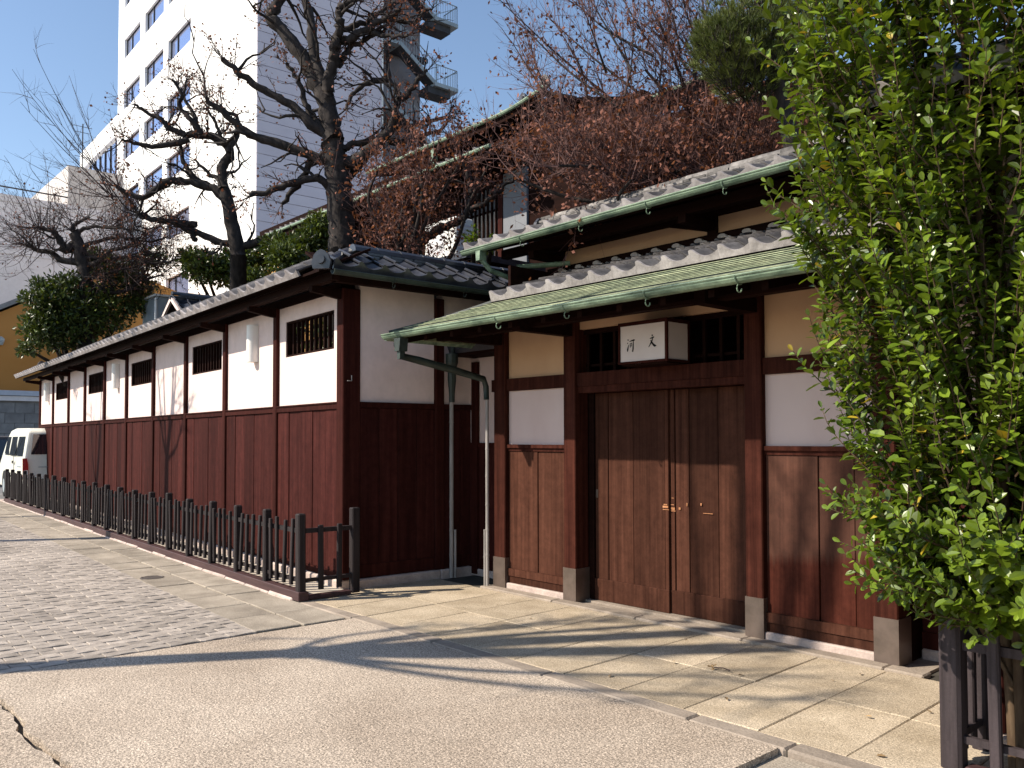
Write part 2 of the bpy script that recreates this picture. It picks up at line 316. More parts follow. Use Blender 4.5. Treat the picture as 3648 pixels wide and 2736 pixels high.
# flag strip along the fence, parallel with the fence
FA = R(-2.434)
FO = Vector((-7.6, 4.0, 0))
def fl(x, y, z=0): return Vector((FO.x+x*math.cos(FA)-y*math.sin(FA), FO.y+x*math.sin(FA)+y*math.cos(FA), z))
fp = MB(); fp.ext([fl(1.03, -.9, -.05), fl(1.03, .02, -.05), fl(-34, .02, -.05), fl(-34, -.9, -.05)], (0, 0, .034))
fs = struct('footpath', fp, M['joint'], 'strip of worn concrete flags along the picket fence')
row = [[-.865+.0, .42], [-.435, .40]]
for r_, (y0, h) in enumerate(row):
    x = .98 if r_ == 0 else 1.0
    k = 0
    while x > -30:
        L = random.choice((.6, .6, .62, .9))
        if x-L > -30:
            me = MB().cbox(0, L-.01, 0, h-.008, -.05, 0, .006).mesh('flag', M['walk'])
            p = fl(x-L, y0); piece('flag', me, fs, (p.x, p.y, random.uniform(-.004, .003)), (random.uniform(-.006, .006), random.uniform(-.004, .004), FA))
        x -= L; k += 1
# low kerb under the fence
fk = MB(); fk.ext([fl(-.02, -.085, -.05), fl(-.02, .1, -.05), fl(-17.6, .1, -.05), fl(-17.6, -.085, -.05)], (0, 0, .04))
fk = struct('edging', fk, M['joint'], 'low edging stones under the left fence')
x = -.05
while x > -17.5:
    L = random.uniform(.55, .75); me = MB().cbox(0, L-.012, 0, .15, -.05, random.uniform(.012, .03), .015).mesh('edging_stone', M['stone']); p = fl(x-L, -.075)
    piece('edging_stone', me, fk, (p.x, p.y, 0), (0, random.uniform(-.01, .01), FA+random.uniform(-.01, .01))); x -= L
bed = MB(); bed.ext([fl(-.03, .08, -.05), (-7.83, 4.62, -.05), (-25.6, 5.72, -.05), fl(-17.6, .08, -.05)], (0, 0, .062))
struct('planting_bed', bed, M['strip'], 'pale concrete strip between the left fence and the wall')
# interlocking grey bricks
BW, BL = .118, .236
def brick_mesh():
    g = .004; hw = BW/2-g; hl = BL/2-g; A = .009
    ys = [-hl, -hl*.72, -hl*.28, hl*.28, hl*.72, hl]; wv = [0, A, -A, A, -A, 0]
    wv = [-A, A, A, -A, -A, A]
    ring = [(-hw+w_, y) for w_, y in zip(wv, ys)]+[(hw+w_, y) for w_, y in reversed(list(zip(wv, ys)))]
    mb = MB(); n = len(ring); c = .004
    ins = []
    for (a, b) in ring: ins.append((a-c*(1 if a > 0 else -1), b-c*(1 if b > 0 else -1)))
    vs_ = [(a, b, -.03) for a, b in ring]+[(a, b, -.004) for a, b in ring]+[(a, b, 0) for a, b in ins]
    fs_ = [tuple(range(2*n, 3*n))]+[(k, (k+1) % n, n+(k+1) % n, n+k)[::-1] for k in range(n)]+[(n+k, n+(k+1) % n, 2*n+(k+1) % n, 2*n+k)[::-1] for k in range(n)]
    mb.add(vs_, fs_); return mb
bp_ = MB(); bp_.ext([(-6.63, -4, -.05), (-6.63, 3.12, -.05), tuple(fl(-34, -.88, -.05)), (-41.6, -4, -.05)], (0, 0, .032))
bpv = struct('brick_paving', bp_, M['joint'], 'grey wavy interlocking brick paving on the left')
spots = []
nx = int((34-6.6)/BW)
for i in range(nx):
    X = -6.70-BW*i; ymax = 3.10+(-6.6-X)*.0425
    ylo = max(-1.2, .145*(-X)-.2) if X > -22 else 2.6
    y = ymax-BL/2
    if i % 2: spots.append((X, ymax-BL/4, .5)); y -= BL/2
    while y > ylo: spots.append((X, y, 1.0)); y -= BL
def vis(X, Y):
    v = np.array([X, Y, -EYE]); d = v@FWD
    return d > 0 and 0 < PX+FPX*(v@RIGHT)/d < 3648 and PY-FPX*(v@UP)/d < 2760
spots.sort(key=lambda s: (not vis(s[0], s[1]), s[0]**2+s[1]**2))
bm_ = brick_mesh(); bme = bm_.mesh('brick', M['brick'])
for (X, Y, sy_) in spots[:300]:
    ob_ = piece('brick', bme, bpv, (X, Y, random.uniform(-.003, .003)), (random.uniform(-.012, .012), random.uniform(-.012, .012), random.uniform(-.01, .01)))
    ob_.scale = (1, sy_, 1)
rest = MB()
for (X, Y, sy_) in spots[300:]:
    z = random.uniform(-.003, .003); rest.add([(a+X, b*sy_+Y, c+z) for a, b, c in bm_.v], bm_.f)
M['bricks'] = mat('grey interlocking pavers', (.27, .235, .205), .9, scale=(.6, .6, .6), col2=(.40, .35, .305), rnd=.2, bump=.4, bscale=90, fine=(90, .3), spec=.2, island=True)
rest.build('brick_field', M['bricks'], bpv, kind='stuff')
# round drain cover in the flags
mh = thing('drain_cover', 'small round cast iron drain cover in the concrete flags', 'drain cover', (-10.03, 3.40, .0))
MB().lathe((0, 0, 0), [(.13, -.02), (.13, .006), (.115, .009), (.112, .004), (.0, .004)], 20).build('rim', M['iron'], mh)
g = MB()
for k in range(-3, 4): g.box(-.1, .1, k*.028-.006, k*.028+.006, .003, .009)
g.build('grate', M['iron'], mh)

# ------------------------------------------------------------------ roof tiles
def tile_prof(w):
    xs = [0, .04, .12, .22, .34, .48, .64, .82, 1.0]; zs = [.052, .060, .056, .034, .010, -.005, -.008, .002, .024]
    return [(x*w, z) for x, z in zip(xs, zs)]
def tile_mesh(nm, w, l, m, lip=0.0, th=.016, lipm=None):
    pr = tile_prof(w); n = len(pr); mb = MB(); lift = .022
    vs_ = []
    for (yy, dz) in ((0, lift), (l, 0)):
        vs_ += [(x, yy, z+dz) for x, z in pr]
        vs_ += [(x, yy, z+dz-th) for x, z in pr]
    fs_ = []
    for k in range(n-1):
        fs_ += [(k, k+1, 2*n+k+1, 2*n+k), (n+k, 3*n+k, 3*n+k+1, n+k+1), (k, n+k, n+k+1, k+1)]
    fs_ += [(0, 2*n, 3*n, n), (n-1, 2*n-1, 4*n-1, 3*n-1)]
    mb.add(vs_, fs_)
    if lip:
        v2 = [(x, -.004, z+lift+.003) for x, z in pr]+[(x, -.004, -lip) for x, z in pr]+[(x, .018, z+lift+.003) for x, z in pr]+[(x, .018, -lip) for x, z in pr]
        f2 = []
        for k in range(n-1):
            f2 += [(k, n+k, n+k+1, k+1), (2*n+k, 2*n+k+1, 3*n+k+1, 3*n+k), (k, k+1, 2*n+k+1, 2*n+k), (n+k, 3*n+k, 3*n+k+1, n+k+1)]
        f2 += [(0, 2*n, 3*n, n), (n-1, 2*n-1, 4*n-1, 3*n-1)]
        mb.add(v2, f2)
    nf = len(fs_); me = mb.mesh(nm, m, True)
    if lip:
        me.materials.append(lipm or M['lip'])
        for k in range(nf, len(me.polygons)): me.polygons[k].material_index = 1
    me.set_sharp_from_angle(angle=R(35))
    return me
def tile_field(roof, O, U, V, nu, nv, tw, tl, m, me_e, me_t, skip=None):
    U = Vector(U).normalized(); V = Vector(V).normalized(); N = U.cross(V)
    for j in range(nv):
        for i in range(nu):
            if skip and skip(i, j): continue
            p = Vector(O)+U*(i*tw)+V*(j*(tl-.03))
            rz = random.uniform(-.006, .006)
            B = basis(U, V, N, p) @ Matrix.Rotation(rz, 4, 'Z') @ Matrix.Rotation(random.uniform(-.006, .006), 4, 'X')
            piece('eave_tile' if j == 0 else 'tile', me_e if j == 0 else me_t, roof, mat=B)
TW, TL = .27, .27
T_e = tile_mesh('eave_tile', TW, TL, M['tile'], .026); T_t = tile_mesh('tile', TW, TL, M['tile'])
D_e = tile_mesh('eave_tile', TW, TL, M['tiled'], .035, lipm=M['tiled']); D_t = tile_mesh('tile', TW, TL, M['tiled'])
def ridge(roof, a, b, m, r=.065, courses=2, w=.10, nm='ridge_tile', step=.3):
    a = Vector(a); b = Vector(b); d = (b-a); L = d.length; d.normalize(); s = d.cross(Vector((0, 0, 1))).normalized(); up = s.cross(d)
    n = max(1, round(L/step)); st = L/n
    for c in range(courses):
        hw = w-.012*c
        for k in range(n):
            off = (c % 2)*st*.5
            p = a+d*(k*st)+up*(c*.032)
            mb = MB().box(.005, st-.005, -hw+random.uniform(-.008, .008), hw, 0, .025)
            piece('ridge_course', mb.mesh('ridge_course', m), roof, mat=basis(d, s*-1 if False else up.cross(d), up, p+d*(off if k < n-1 else 0)))
    pr = [(r*math.cos(q), r*math.sin(q)) for q in [math.pi*i/6 for i in range(7)]]
    mb = MB(); vs_ = [(0, y, z) for y, z in pr]+[(st+.012, y*.94, z*.94) for y, z in pr]
    mb.add(vs_, [(i, i+1, 8+i, 7+i)[::-1] for i in range(6)]+[tuple(range(6, -1, -1)), tuple(range(7, 14))])
    me = mb.mesh(nm, m, False)
    for k in range(n): piece(nm, me, roof, mat=basis(d, up.cross(d), up, a+d*(k*st)+up*(courses*.032)))
def oni(roof, p, d, m, s=1.0):                                         # ornamental end tile facing along d
    d = Vector(d).normalized(); side = Vector((0, 0, 1)).cross(d).normalized()
    out = [(-.11, -.02), (.11, -.02), (.13, .06), (.10, .16), (.05, .215), (0, .235), (-.05, .215), (-.10, .16), (-.13, .06)]
    mb = MB(); pts = [Vector(p)+side*(a*s)+Vector((0, 0, b*s)) for a, b in out]; mb.ext(pts, d*.05)
    c = Vector(p)+d*.05+Vector((0, 0, .1*s))
    mb.ext([c+side*(.06*s*math.cos(q))+Vector((0, 0, .06*s*math.sin(q))) for q in [2*math.pi*i/10 for i in range(10)]], d*.03)
    return mb.build('end_tile', m, roof)
def half_gutter(nm, parent, a, b, r, m, n=7):
    a = Vector(a); b = Vector(b); d = (b-a).normalized(); s = d.cross(Vector((0, 0, 1))).normalized(); mb = MB(); th = .006
    qs = [math.pi+math.pi*i/n for i in range(n+1)]
    ring = [(math.cos(q)*r, math.sin(q)*r) for q in qs]+[(math.cos(q)*(r-th), math.sin(q)*(r-th)) for q in reversed(qs)]
    mb.ext([a+s*x+Vector((0, 0, z)) for x, z in ring], b-a)
    mb.tube([a+s*r, b+s*r], .008, 6); mb.tube([a-s*r, b-s*r], .008, 6)
    return mb.build(nm, m, parent)
def hook(parent, p, s, m, r=.05):                                      # gutter strap with a curled tail
    p = Vector(p); s = Vector(s); mb = MB()
    pts = [p+s*(math.cos(q)*(r+.004))+Vector((0, 0, math.sin(q)*(r+.004))) for q in [math.pi*1.0+math.pi*i/8 for i in range(9)]]
    mb.tube(pts, .006, 5)
    c = p+Vector((0, 0, -r-.03))
    mb.tube([p+Vector((0, 0, -r))]+[c+s*(.028*math.sin(q))+Vector((0, 0, -.028*math.cos(q)+.0)) for q in [-2.6+.6*i for i in range(8)]], .005, 5)
    return mb.build('gutter_hook', m, parent)

# ------------------------------------------------------------------ roofed plaster walls
WA = R(-3.3728); P0 = Vector((-7.859, 4.636, 0))
def panel_hole(x0, x1, y0, y1, z0, z1, h):                             # panel with a window hole h = (hx0,hx1,hz0,hz1)
    mb = MB(); a, b, c, d = h
    vs_ = []
    for y in (y0, y1):
        vs_ += [(x0, y, z0), (x1, y, z0), (x1, y, z1), (x0, y, z1), (a, y, c), (b, y, c), (b, y, d), (a, y, d)]
    fs_ = [(0, 1, 5, 4), (1, 2, 6, 5), (2, 3, 7, 6), (3, 0, 4, 7)]
    fs_ += [tuple(i+8 for i in f[::-1]) for f in fs_]+[(0, 8, 9, 1), (1, 9, 10, 2), (2, 10, 11, 3), (3, 11, 8, 0), (4, 5, 13, 12), (5, 6, 14, 13), (6, 7, 15, 14), (7, 4, 12, 15)]
    return mb.add(vs_, fs_)
def bay_boards(root, x0, x1, z0, z1, n, m, axis='x', face=0.0, sgn=1, th=.03):
    w_ = (x1-x0)/n
    for k in range(n):
        j = random.uniform(0, .004)+(.005 if k % 2 else 0); a = x0+k*w_+.003; b = x0+(k+1)*w_-.003
        mb = MB()
        if axis == 'x': mb.cbox(a, b, face+j, face+th, z0, z1, .005)
        else: mb.cbox(face-th, face-j, a, b, z0, z1, .005)
        mb.build('board', m, root)
def roofed_wall(root, posts, windows, z_top=3.2):
    x0, x1 = posts[-1], posts[0]
    for i, xp in enumerate(posts):
        hw = .055 if i else .075
        MB().cbox(xp-hw, xp+hw, -.022, .19, .1, z_top+.02, .008).build('post', M['post'], root)
        MB().ext([(xp-.035, -.36, 3.15), (xp-.035, -.36, 3.204), (xp-.035, -.02, 3.204), (xp-.035, -.02, 3.10)], (.07, 0, 0)).build('bracket', M['beam'], root)
    for i in range(len(posts)-1):
        a, b = posts[i+1]+.055, posts[i]-(.055 if i else .075)
        MB().box(a, b, -.014, .05, 1.925, 1.985).build('rail', M['post'], root)
        MB().box(a, b, -.028, .05, 1.985, 2.0).build('ledge', M['post'], root)
        MB().box(a, b, .0, .05, .1, .17).build('skirting', M['post'], root)
        bay_boards(root, a, b, .172, 1.923, 5, M['wood'], face=.004)
        if i in windows:
            h = (a+.19, b-.14, 2.59, 3.02)
            panel_hole(a, b, .02, .15, 2.001, 3.2, h).build('plaster_panel', M['plaster'], root)
            f = MB()
            f.box(h[0], h[1], .03, .12, h[2], h[2]+.025); f.box(h[0], h[1], .03, .12, h[3]-.02, h[3]); f.box(h[0], h[0]+.03, .03, .12, h[2]+.025, h[3]-.02); f.box(h[1]-.02, h[1], .03, .12, h[2]+.025, h[3]-.02)
            win = f.build('window', M['beam'], root)
            nb = 10
            for k in range(nb):
                xb = h[0]+.06+(h[1]-h[0]-.1)*(k+.5)/nb
                MB().box(xb-.016, xb+.016, .06, .095, h[2]+.026, h[3]-.021).build('bar', M['beam'], win)
            MB().box(h[0]+.03, h[1]-.02, .097, .108, h[2]+.15, h[2]+.175).build('crossbar', M['beam'], win)
        else:
            MB().box(a, b, .02, .15, 2.001, 3.2).build('plaster_panel', M['plaster'], root)
        MB().box(a, b, .001, .14, 3.1, 3.19).build('head_beam', M['beam'], root) if False else None
    x = x0
    while x < x1-.05:
        L = min(random.uniform(.7, 1.1), x1+.06-x); MB().cbox(x+.002, x+L-.004, -.045, .2, -.04, random.uniform(.088, .099), .015).build('base_stone', M['stone'], root); x += L
def eave_under(root, x0, x1):
    MB().box(x0, x1, -.36, -.27, 3.205, 3.285).build('purlin', M['beam'], root)
    MB().ext([(x0, -.5, 3.268), (x0, -.5, 3.292), (x0, .08, 3.585), (x0, .08, 3.555)], (x1-x0, 0, 0)).build('soffit', M['beam'], root)

lw = thing('plaster_wall', 'long tile roofed white plaster wall with brown board wainscot and barred windows', 'wall', P0, WA)
POSTS = [-.07, -1.82, -3.6, -5.34, -7.11, -8.88, -10.61, -12.42, -14.16, -16.07, -17.9]
roofed_wall(lw, POSTS, (0, 2, 4, 6, 8))
MB().box(-17.98, -.1, .004, .17, 3.2, 3.3).build('wall_plate', M['beam'], lw)
eave_under(lw, -18.3, .42)
# end of the wall, facing the forecourt
for y, hw in ((1.21, .06), (2.3, .06)): MB().cbox(-.19, .022, y-hw, y+hw, .1, 3.22, .008).build('post', M['post'], lw)
for a, b, n in ((.19, 1.15, 4), (1.27, 2.24, 4)):
    MB().box(-.15, -.02, a, b, 2.001, 3.28).build('plaster_panel', M['plaster'], lw)
    MB().box(-.05, .014, a, b, 1.94, 2.0).build('rail', M['post'], lw)
    MB().box(-.05, .0, a, b, .1, .24).build('skirting', M['post'], lw)
    bay_boards(lw, a, b, .242, 1.938, n, M['wood'], 'y', -.004)
    MB().cbox(-.2, .045, a-.06, b+.06, -.04, .095, .015).build('base_stone', M['stone'], lw)
MB().box(.27, .36, -.3, 2.4, 3.205, 3.285).build('purlin', M['beam'], lw)
MB().ext([(.5, -.42, 3.268), (.5, -.42, 3.292), (-.08, -.42, 3.57), (-.08, -.42, 3.54)], (0, 2.85, 0)).build('soffit', M['beam'], lw)
MB().box(.0, .012, .3, .34, 1.0, 1.1).build('hook_plate', M['black'], lw) if False else None
MB().tube([(.03, .07, 2.28), (.03, .07, 2.22), (.03, .02, 2.22)], .006, 5).build('wall_hook', M['bamboo'], lw)
# its roof
rf = MB().box(-18.3, -.06, .04, .12, 3.50, 3.55).build('roof', M['beam'], lw)
VS = (0, .58, .315)
n_l = 68
tile_field(rf, (-18.34, -.54, 3.30), (1, 0, 0), VS, n_l, 3, TW, TL, None, T_e, T_t, skip=lambda i, j: i*TW-18.34+TW*.5 > .36-.24*j)
MB().quad((-18.3, .66, 3.29), (-.7, .66, 3.29), (-.08, .09, 3.60), (-18.3, .09, 3.60)).build('rear_slope', M['tiled'], rf)
tile_field(rf, (.54, -.40, 3.315), (0, 1, 0), (-.58, 0, .30), 11, 2, TW, TL, None, D_e, D_t, skip=lambda i, j: i*TW-.40 < -.5+.27*j)
MB().quad((-.66, 2.4, 3.29), (-.66, .66, 3.29), (-.09, .08, 3.60), (-.09, 2.4, 3.60)).build('rear_slope', M['tiled'], rf)
ridge(rf, (-18.25, .08, 3.56), (-.2, .08, 3.56), M['tile'], .05, 1, .07)
ridge(rf, (-.03, .10, 3.50), (-.03, 2.42, 3.50), M['tiled'], .085, 4, .13)
ridge(rf, (.50, -.50, 3.315), (-.02, .04, 3.60), M['tiled'], .065, 0, .06, 'hip_tile', .26)
oni(rf, (.50, -.50, 3.29), (.7, -.7, 0), M['tiled'], .75); oni(rf, (-18.25, .08, 3.6), (-1, 0, 0), M['tile'], .8)
gt = half_gutter('gutter', lw, (.60, -.44, 3.262), (.60, 2.3, 3.245), .042, M['pipe'])
for y in (.25, 1.15): hook(gt, (.60, y, 3.258), (1, 0, 0), M['pipe'], .042)
MB().tube([(.60, 1.62, 3.21), (.60, 1.62, 3.12), (.45, 1.55, 2.95), (.12, 1.38, 2.85), (.09, 1.34, 2.7), (.09, 1.33, 2.30)], .03, 8).build('downpipe', M['pipe'], lw)
MB().lathe((.60, 1.62, 3.12), [(.03, 0), (.034, .05), (.05, .09), (.05, .12)], 10).build('pipe_head', M['pipe'], lw)
def bamboo(root, x, y, z0, z1, r=.03):
    mb = MB(); z = z0; prof = []; k = 0
    while z < z1:
        h = min(random.uniform(.26, .36), z1-z); prof += [(r*1.0, z), (r*.94, z+.02), (r*.94, z+h-.02), (r*1.04, z+h-.006), (r*1.04, z+h)]; z += h
    mb.lathe((x, y, 0), prof, 10); return mb.build('bamboo_downpipe', M['bamboo'], root)
bamboo(lw, .075, 1.33, 0, 2.02, .026); bamboo(lw, .11, 1.36, 0, .55, .014)
MB().lathe((.085, 1.33, 2.02), [(.034, 0), (.036, .1), (.05, .25), (.05, .38), (.075, .46), (.075, .56)], 10).build('rain_head', M['pipe'], lw)

# lamps on the wall
def wall_lamp(x, label):
    p = P0+Vector((x*math.cos(WA), x*math.sin(WA), 2.60))
    t = thing('wall_lamp', label, 'wall lamp', p, WA, 'white cylinder lamps on the plaster wall')
    mb = MB(); pr = [(.075*math.cos(q), -.075*math.sin(q)) for q in [math.pi*i/10 for i in range(11)]]
    pts = [(a, b-.03, .012) for a, b in pr]+[(-.075, .018, .012), (.075, .018, .012)]
    mb.ext(pts, (0, 0, .456)); mb.build('lamp_shade', M['lampw'], t, True).data.set_sharp_from_angle(angle=R(40))
    for z in (0, .468): MB().ext([(a*1.03, b*1.03-.03, z) for a, b in pr]+[(-.077, .018, z), (.077, .018, z)], (0, 0, .012)).build('end_cap', M['white'], t)
    MB().box(-.05, .05, .012, .02, .05, .42).build('back_plate', M['white'], t)
wall_lamp(-2.52, 'white cylinder wall lamp between the two nearest barred windows')
wall_lamp(-9.57, 'white cylinder wall lamp in the middle of the long plaster wall')
wall_lamp(-16.75, 'white cylinder wall lamp at the far end of the plaster wall')

# wall on the right of the gate, mostly behind the evergreen
rw = thing('plaster_wall', 'tile roofed plaster wall right of the gate behind the leafy evergreen', 'wall', (-1.66, 4.74, 0), 0)
RP = [3.6, 1.82, .07]
roofed_wall(rw, RP, (0,))
eave_under(rw, -.5, 3.8)
MB().box(.02, .15, .2, 1.5, .1, 3.2).build('return_wall', M['wood'], rw)
MB().box(0, 3.7, .004, .17, 3.2, 3.3).build('wall_plate', M['beam'], rw)
rr = MB().box(-.4, 3.8, .04, .12, 3.56, 3.6).build('roof', M['beam'], rw)
tile_field(rr, (-.5, -.54, 3.315), (1, 0, 0), VS, 16, 3, TW, TL, None, T_e, T_t)
MB().quad((-.5, .66, 3.29), (3.8, .66, 3.29), (3.8, .09, 3.655), (-.5, .09, 3.655)).build('rear_slope', M['tiled'], rr)
ridge(rr, (-.45, .08, 3.6), (3.75, .08, 3.6), M['tile'], .06, 1, .08)

# ------------------------------------------------------------------ picket fences
def fence(root, n_bays, sp, d, top, ret, far_end=True):
    # d = -1: runs towards -x from the corner post at 0, ret: length of the return towards +y
    F = M['fence']
    xe = d*n_bays*sp
    a, b = min(0, xe), max(0, xe)
    MB().cbox(a-.07, b+.07, -.055, .055, .012, .098, .006).build('base_rail', M['frail'], root)
    MB().box(a, b, -.012, .018, .665, .71).build('rail', F, root); MB().box(a, b, -.012, .018, .18, .215).build('rail', F, root)
    for i in range(n_bays+1):
        o = MB().cbox(-.045 if i == 0 else -.036, .045 if i == 0 else .036, -.04, .04, 0, top-.098+(.0 if i == 0 else random.uniform(-.03, .01)), .012).build('post', F, root)
        o.location = (d*i*sp, 0, .098); o.rotation_euler = (random.uniform(-.012, .012), random.uniform(-.012, .012), 0)
        if i < n_bays:
            for k in range(4):
                h = top-.22+random.uniform(-.02, .02)
                o = MB().cbox(-.021, .021, -.045, -.013, 0, h, .006).build('picket', F, root)
                o.location = (d*(i*sp+sp*(k+1)/5)+random.uniform(-.008, .008), .0, .145); o.rotation_euler = (random.uniform(-.028, .028), random.uniform(-.034, .034), 0)
    if ret:
        MB().box(-.02, .02, .045, ret, .665, .71).build('return_rail', F, root); MB().box(-.02, .02, .045, ret, .18, .215).build('return_rail', F, root)
        MB().cbox(-.04, .04, .055, ret-.06, .012, .05, .006).build('return_sill', M['frail'], root)
        for k in range(2):
            o = MB().cbox(.021, .056, -.026, .026, 0, top-.22, .006).build('picket', F, root); o.location = (0, ret*(k+1)/3, .10); o.rotation_euler = (random.uniform(-.015, .015), 0, 0)
        MB().cbox(-.04, .04, ret-.05, ret+.04, .02, top+.03, .01).build('post', F, root)
pf = thing('picket_fence', 'long low dark picket fence along the white plaster wall', 'fence', FO, FA)
fence(pf, 21, .815, -1, .86, .60)
pr_ = thing('picket_fence', 'short dark picket fence below the leafy evergreen on the right', 'fence', (-1.64, 4.345, 0), 0)
def rfence(root):
    F = M['fence2']; top = .80
    MB().cbox(-.05, .05, -.05, .05, .0, top, .016).build('post', F, root)
    MB().box(.05, 3.0, -.012, .018, .575, .62).build('rail', F, root); MB().box(.05, 3.0, -.012, .018, .13, .165).build('rail', F, root)
    MB().cbox(.06, 3.0, -.04, .04, -.03, .03, .006).build('base_rail', M['frail'], root)
    for k in range(14):
        o = MB().cbox(-.026, .026, -.052, -.013, 0, .66, .008).build('picket', F, root); o.location = (.2+k*.19, 0, .05); o.rotation_euler = (random.uniform(-.012, .012), random.uniform(-.015, .015), 0)
    MB().box(-.02, .018, .05, .36, .575, .62).build('return_rail', F, root); MB().box(-.02, .018, .05, .36, .13, .165).build('return_rail', F, root)
    for k in (.13, .25):
        o = MB().cbox(-.056, -.021, -.024, .024, 0, .66, .007).build('picket', F, root); o.location = (.035, k, .06)
    MB().cbox(-.04, .04, .33, .41, .0, .86, .01).build('post', F, root)
rfence(pr_)

# ------------------------------------------------------------------ the gate
GO = Vector((-4.73, 5.9, 0))
gate = thing('gatehouse', 'two tiered wooden gatehouse with copper and tile canopies and sliding board doors', 'gatehouse', GO)
def G(nm, m, x0, x1, y0, y1, z0, z1, par=None, b=0): # world coordinates
    mb = MB()
    (mb.cbox(x0, x1, y0, y1, z0, z1, b) if b else mb.box(x0, x1, y0, y1, z0, z1))
    return mb.build(nm, m, par or gate, off=GO)
GP = [(-6.885, -6.705), (-5.83, -5.67), (-3.785, -3.63), (-2.745, -2.58)]
for k, (a, b) in enumerate(GP):
    p = G('post', M['gpost'], a, b, 5.9, 6.09, .02, 2.76 if k in (1, 2) else 2.76, b=.008)
    s = MB(); t = .006; zt = .335
    s.box(a-t, b+t, 5.9-t, 6.1, .012, zt); s.build('metal_shoe', M['brass'], p, off=GO)
G('lintel', M['gpost'], -6.95, -2.52, 5.925, 6.07, 2.105, 2.235); G('lintel_trim', M['gpost'], -5.67, -3.785, 5.945, 6.07, 2.04, 2.104)
G('head_beam', M['beam'], -7.0, -2.45, 5.93, 6.07, 2.745, 2.87)
for (a, b) in ((GP[0][1], GP[1][0]), (GP[2][1], GP[3][0])):
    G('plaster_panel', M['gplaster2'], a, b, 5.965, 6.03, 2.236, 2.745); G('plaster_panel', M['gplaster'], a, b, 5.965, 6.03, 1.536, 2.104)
    G('sill', M['gpost'], a, b, 5.925, 6.06, 1.50, 1.535); G('sill', M['gpost'], a, b, 5.945, 6.06, 1.465, 1.499)
    G('skirting', M['gwood'], a, b, 5.93, 6.03, .15, .225); G('skirting', M['gwood'], a, b, 5.942, 6.03, .075, .149)
    n = 2 if a < -5 else 3
    ed = [a, -6.255, b] if n == 2 else [a, -3.185, -2.905, b]
    for k in range(n): G('board', M['gwood'] if n == 2 else M['gwoodr'], ed[k]+.003, ed[k+1]-.004, 5.955+.006*(k % 2), 5.99, .226, 1.464, b=.004)
    G('base_stone', M['stone'], a, b, 5.91, 6.06, .0, .074, b=.01)
# transom with bars
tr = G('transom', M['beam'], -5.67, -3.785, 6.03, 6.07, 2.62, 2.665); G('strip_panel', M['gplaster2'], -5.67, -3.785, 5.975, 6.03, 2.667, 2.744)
for xb in [-5.62+.17*k for k in range(11)]: G('bar', M['beam'], xb-.015, xb+.015, 6.035, 6.06, 2.236, 2.62, tr)
G('crossbar', M['beam'], -5.67, -3.785, 6.061, 6.07, 2.30, 2.325, tr)
# doors
for (lx, ed, y) in ((0, [-5.60, -5.43, -5.12, -4.745], 6.11), (1, [-4.65, -4.50, -4.195, -3.86], 6.135)):
    x0, x1 = (-5.62, -4.70) if lx == 0 else (-4.705, -3.82)
    d = G('door', M['gwood'], x0, x1, y+.03, y+.05, .03, 2.04)
    G('bottom_rail', M['gwood'], x0, x1, y-.012, y+.028, .03, .235, d, b=.004)
    for k in range(3): G('board', M['gwood'], ed[k]+.003, ed[k+1]-.003, y+.004*(k % 2), y+.028, .236, 2.04, d, b=.004)
    if lx == 0: G('stile', M['gwood'], -4.742, -4.703, y-.008, y+.028, .236, 2.04, d, b=.003)
    else: G('stile', M['gwood'], -4.70, -4.653, y-.008, y+.028, .236, 2.04, d, b=.003)
G('finger_pull', M['brass'], -5.585, -5.56, 6.104, 6.116, 1.02, 1.10)
G('jamb', M['beam'], -5.669, -5.60, 6.092, 6.2, .02, 2.1); G('jamb', M['beam'], -3.85, -3.786, 6.092, 6.2, .02, 2.1)
G('door_track', M['kerb'], -5.67, -3.785, 6.03, 6.3, .007, .026)
# set-back walls either side and the closed interior
for (a, b) in ((-7.78, -6.89), (-2.575, -1.62)):
    G('plaster_panel', M['gplaster'], a, b, 6.3, 6.38, 1.55, 2.55); G('board_wall', M['wood'], a, b, 6.29, 6.36, .08, 1.5); G('rail', M['post'], a, b, 6.275, 6.36, 1.5, 1.549)
    G('base_stone', M['stone'], a, b, 6.26, 6.4, 0, .08, b=.01); G('skirting', M['post'], a, b, 6.275, 6.3, .081, .2)
    rs = G('side_roof', M['beam'], a, b, 6.0, 6.5, 2.56, 2.6)
    tile_field(rs, Vector((a, 5.98, 2.62))-GO, (1, 0, 0), (0, .5, .2), 3, 2, TW, TL, None, D_e, D_t)
G('side_post', M['post'], -7.70, -7.60, 6.25, 6.29, .02, 2.5)
G('back_wall', M['beam'], -7.7, -1.7, 7.9, 7.98, 0, 3.9)
G('side_wall', M['beam'], -6.87, -6.83, 6.1, 7.9, 0, 3.5); G('side_wall', M['beam'], -2.63, -2.59, 6.1, 7.9, 0, 3.5)
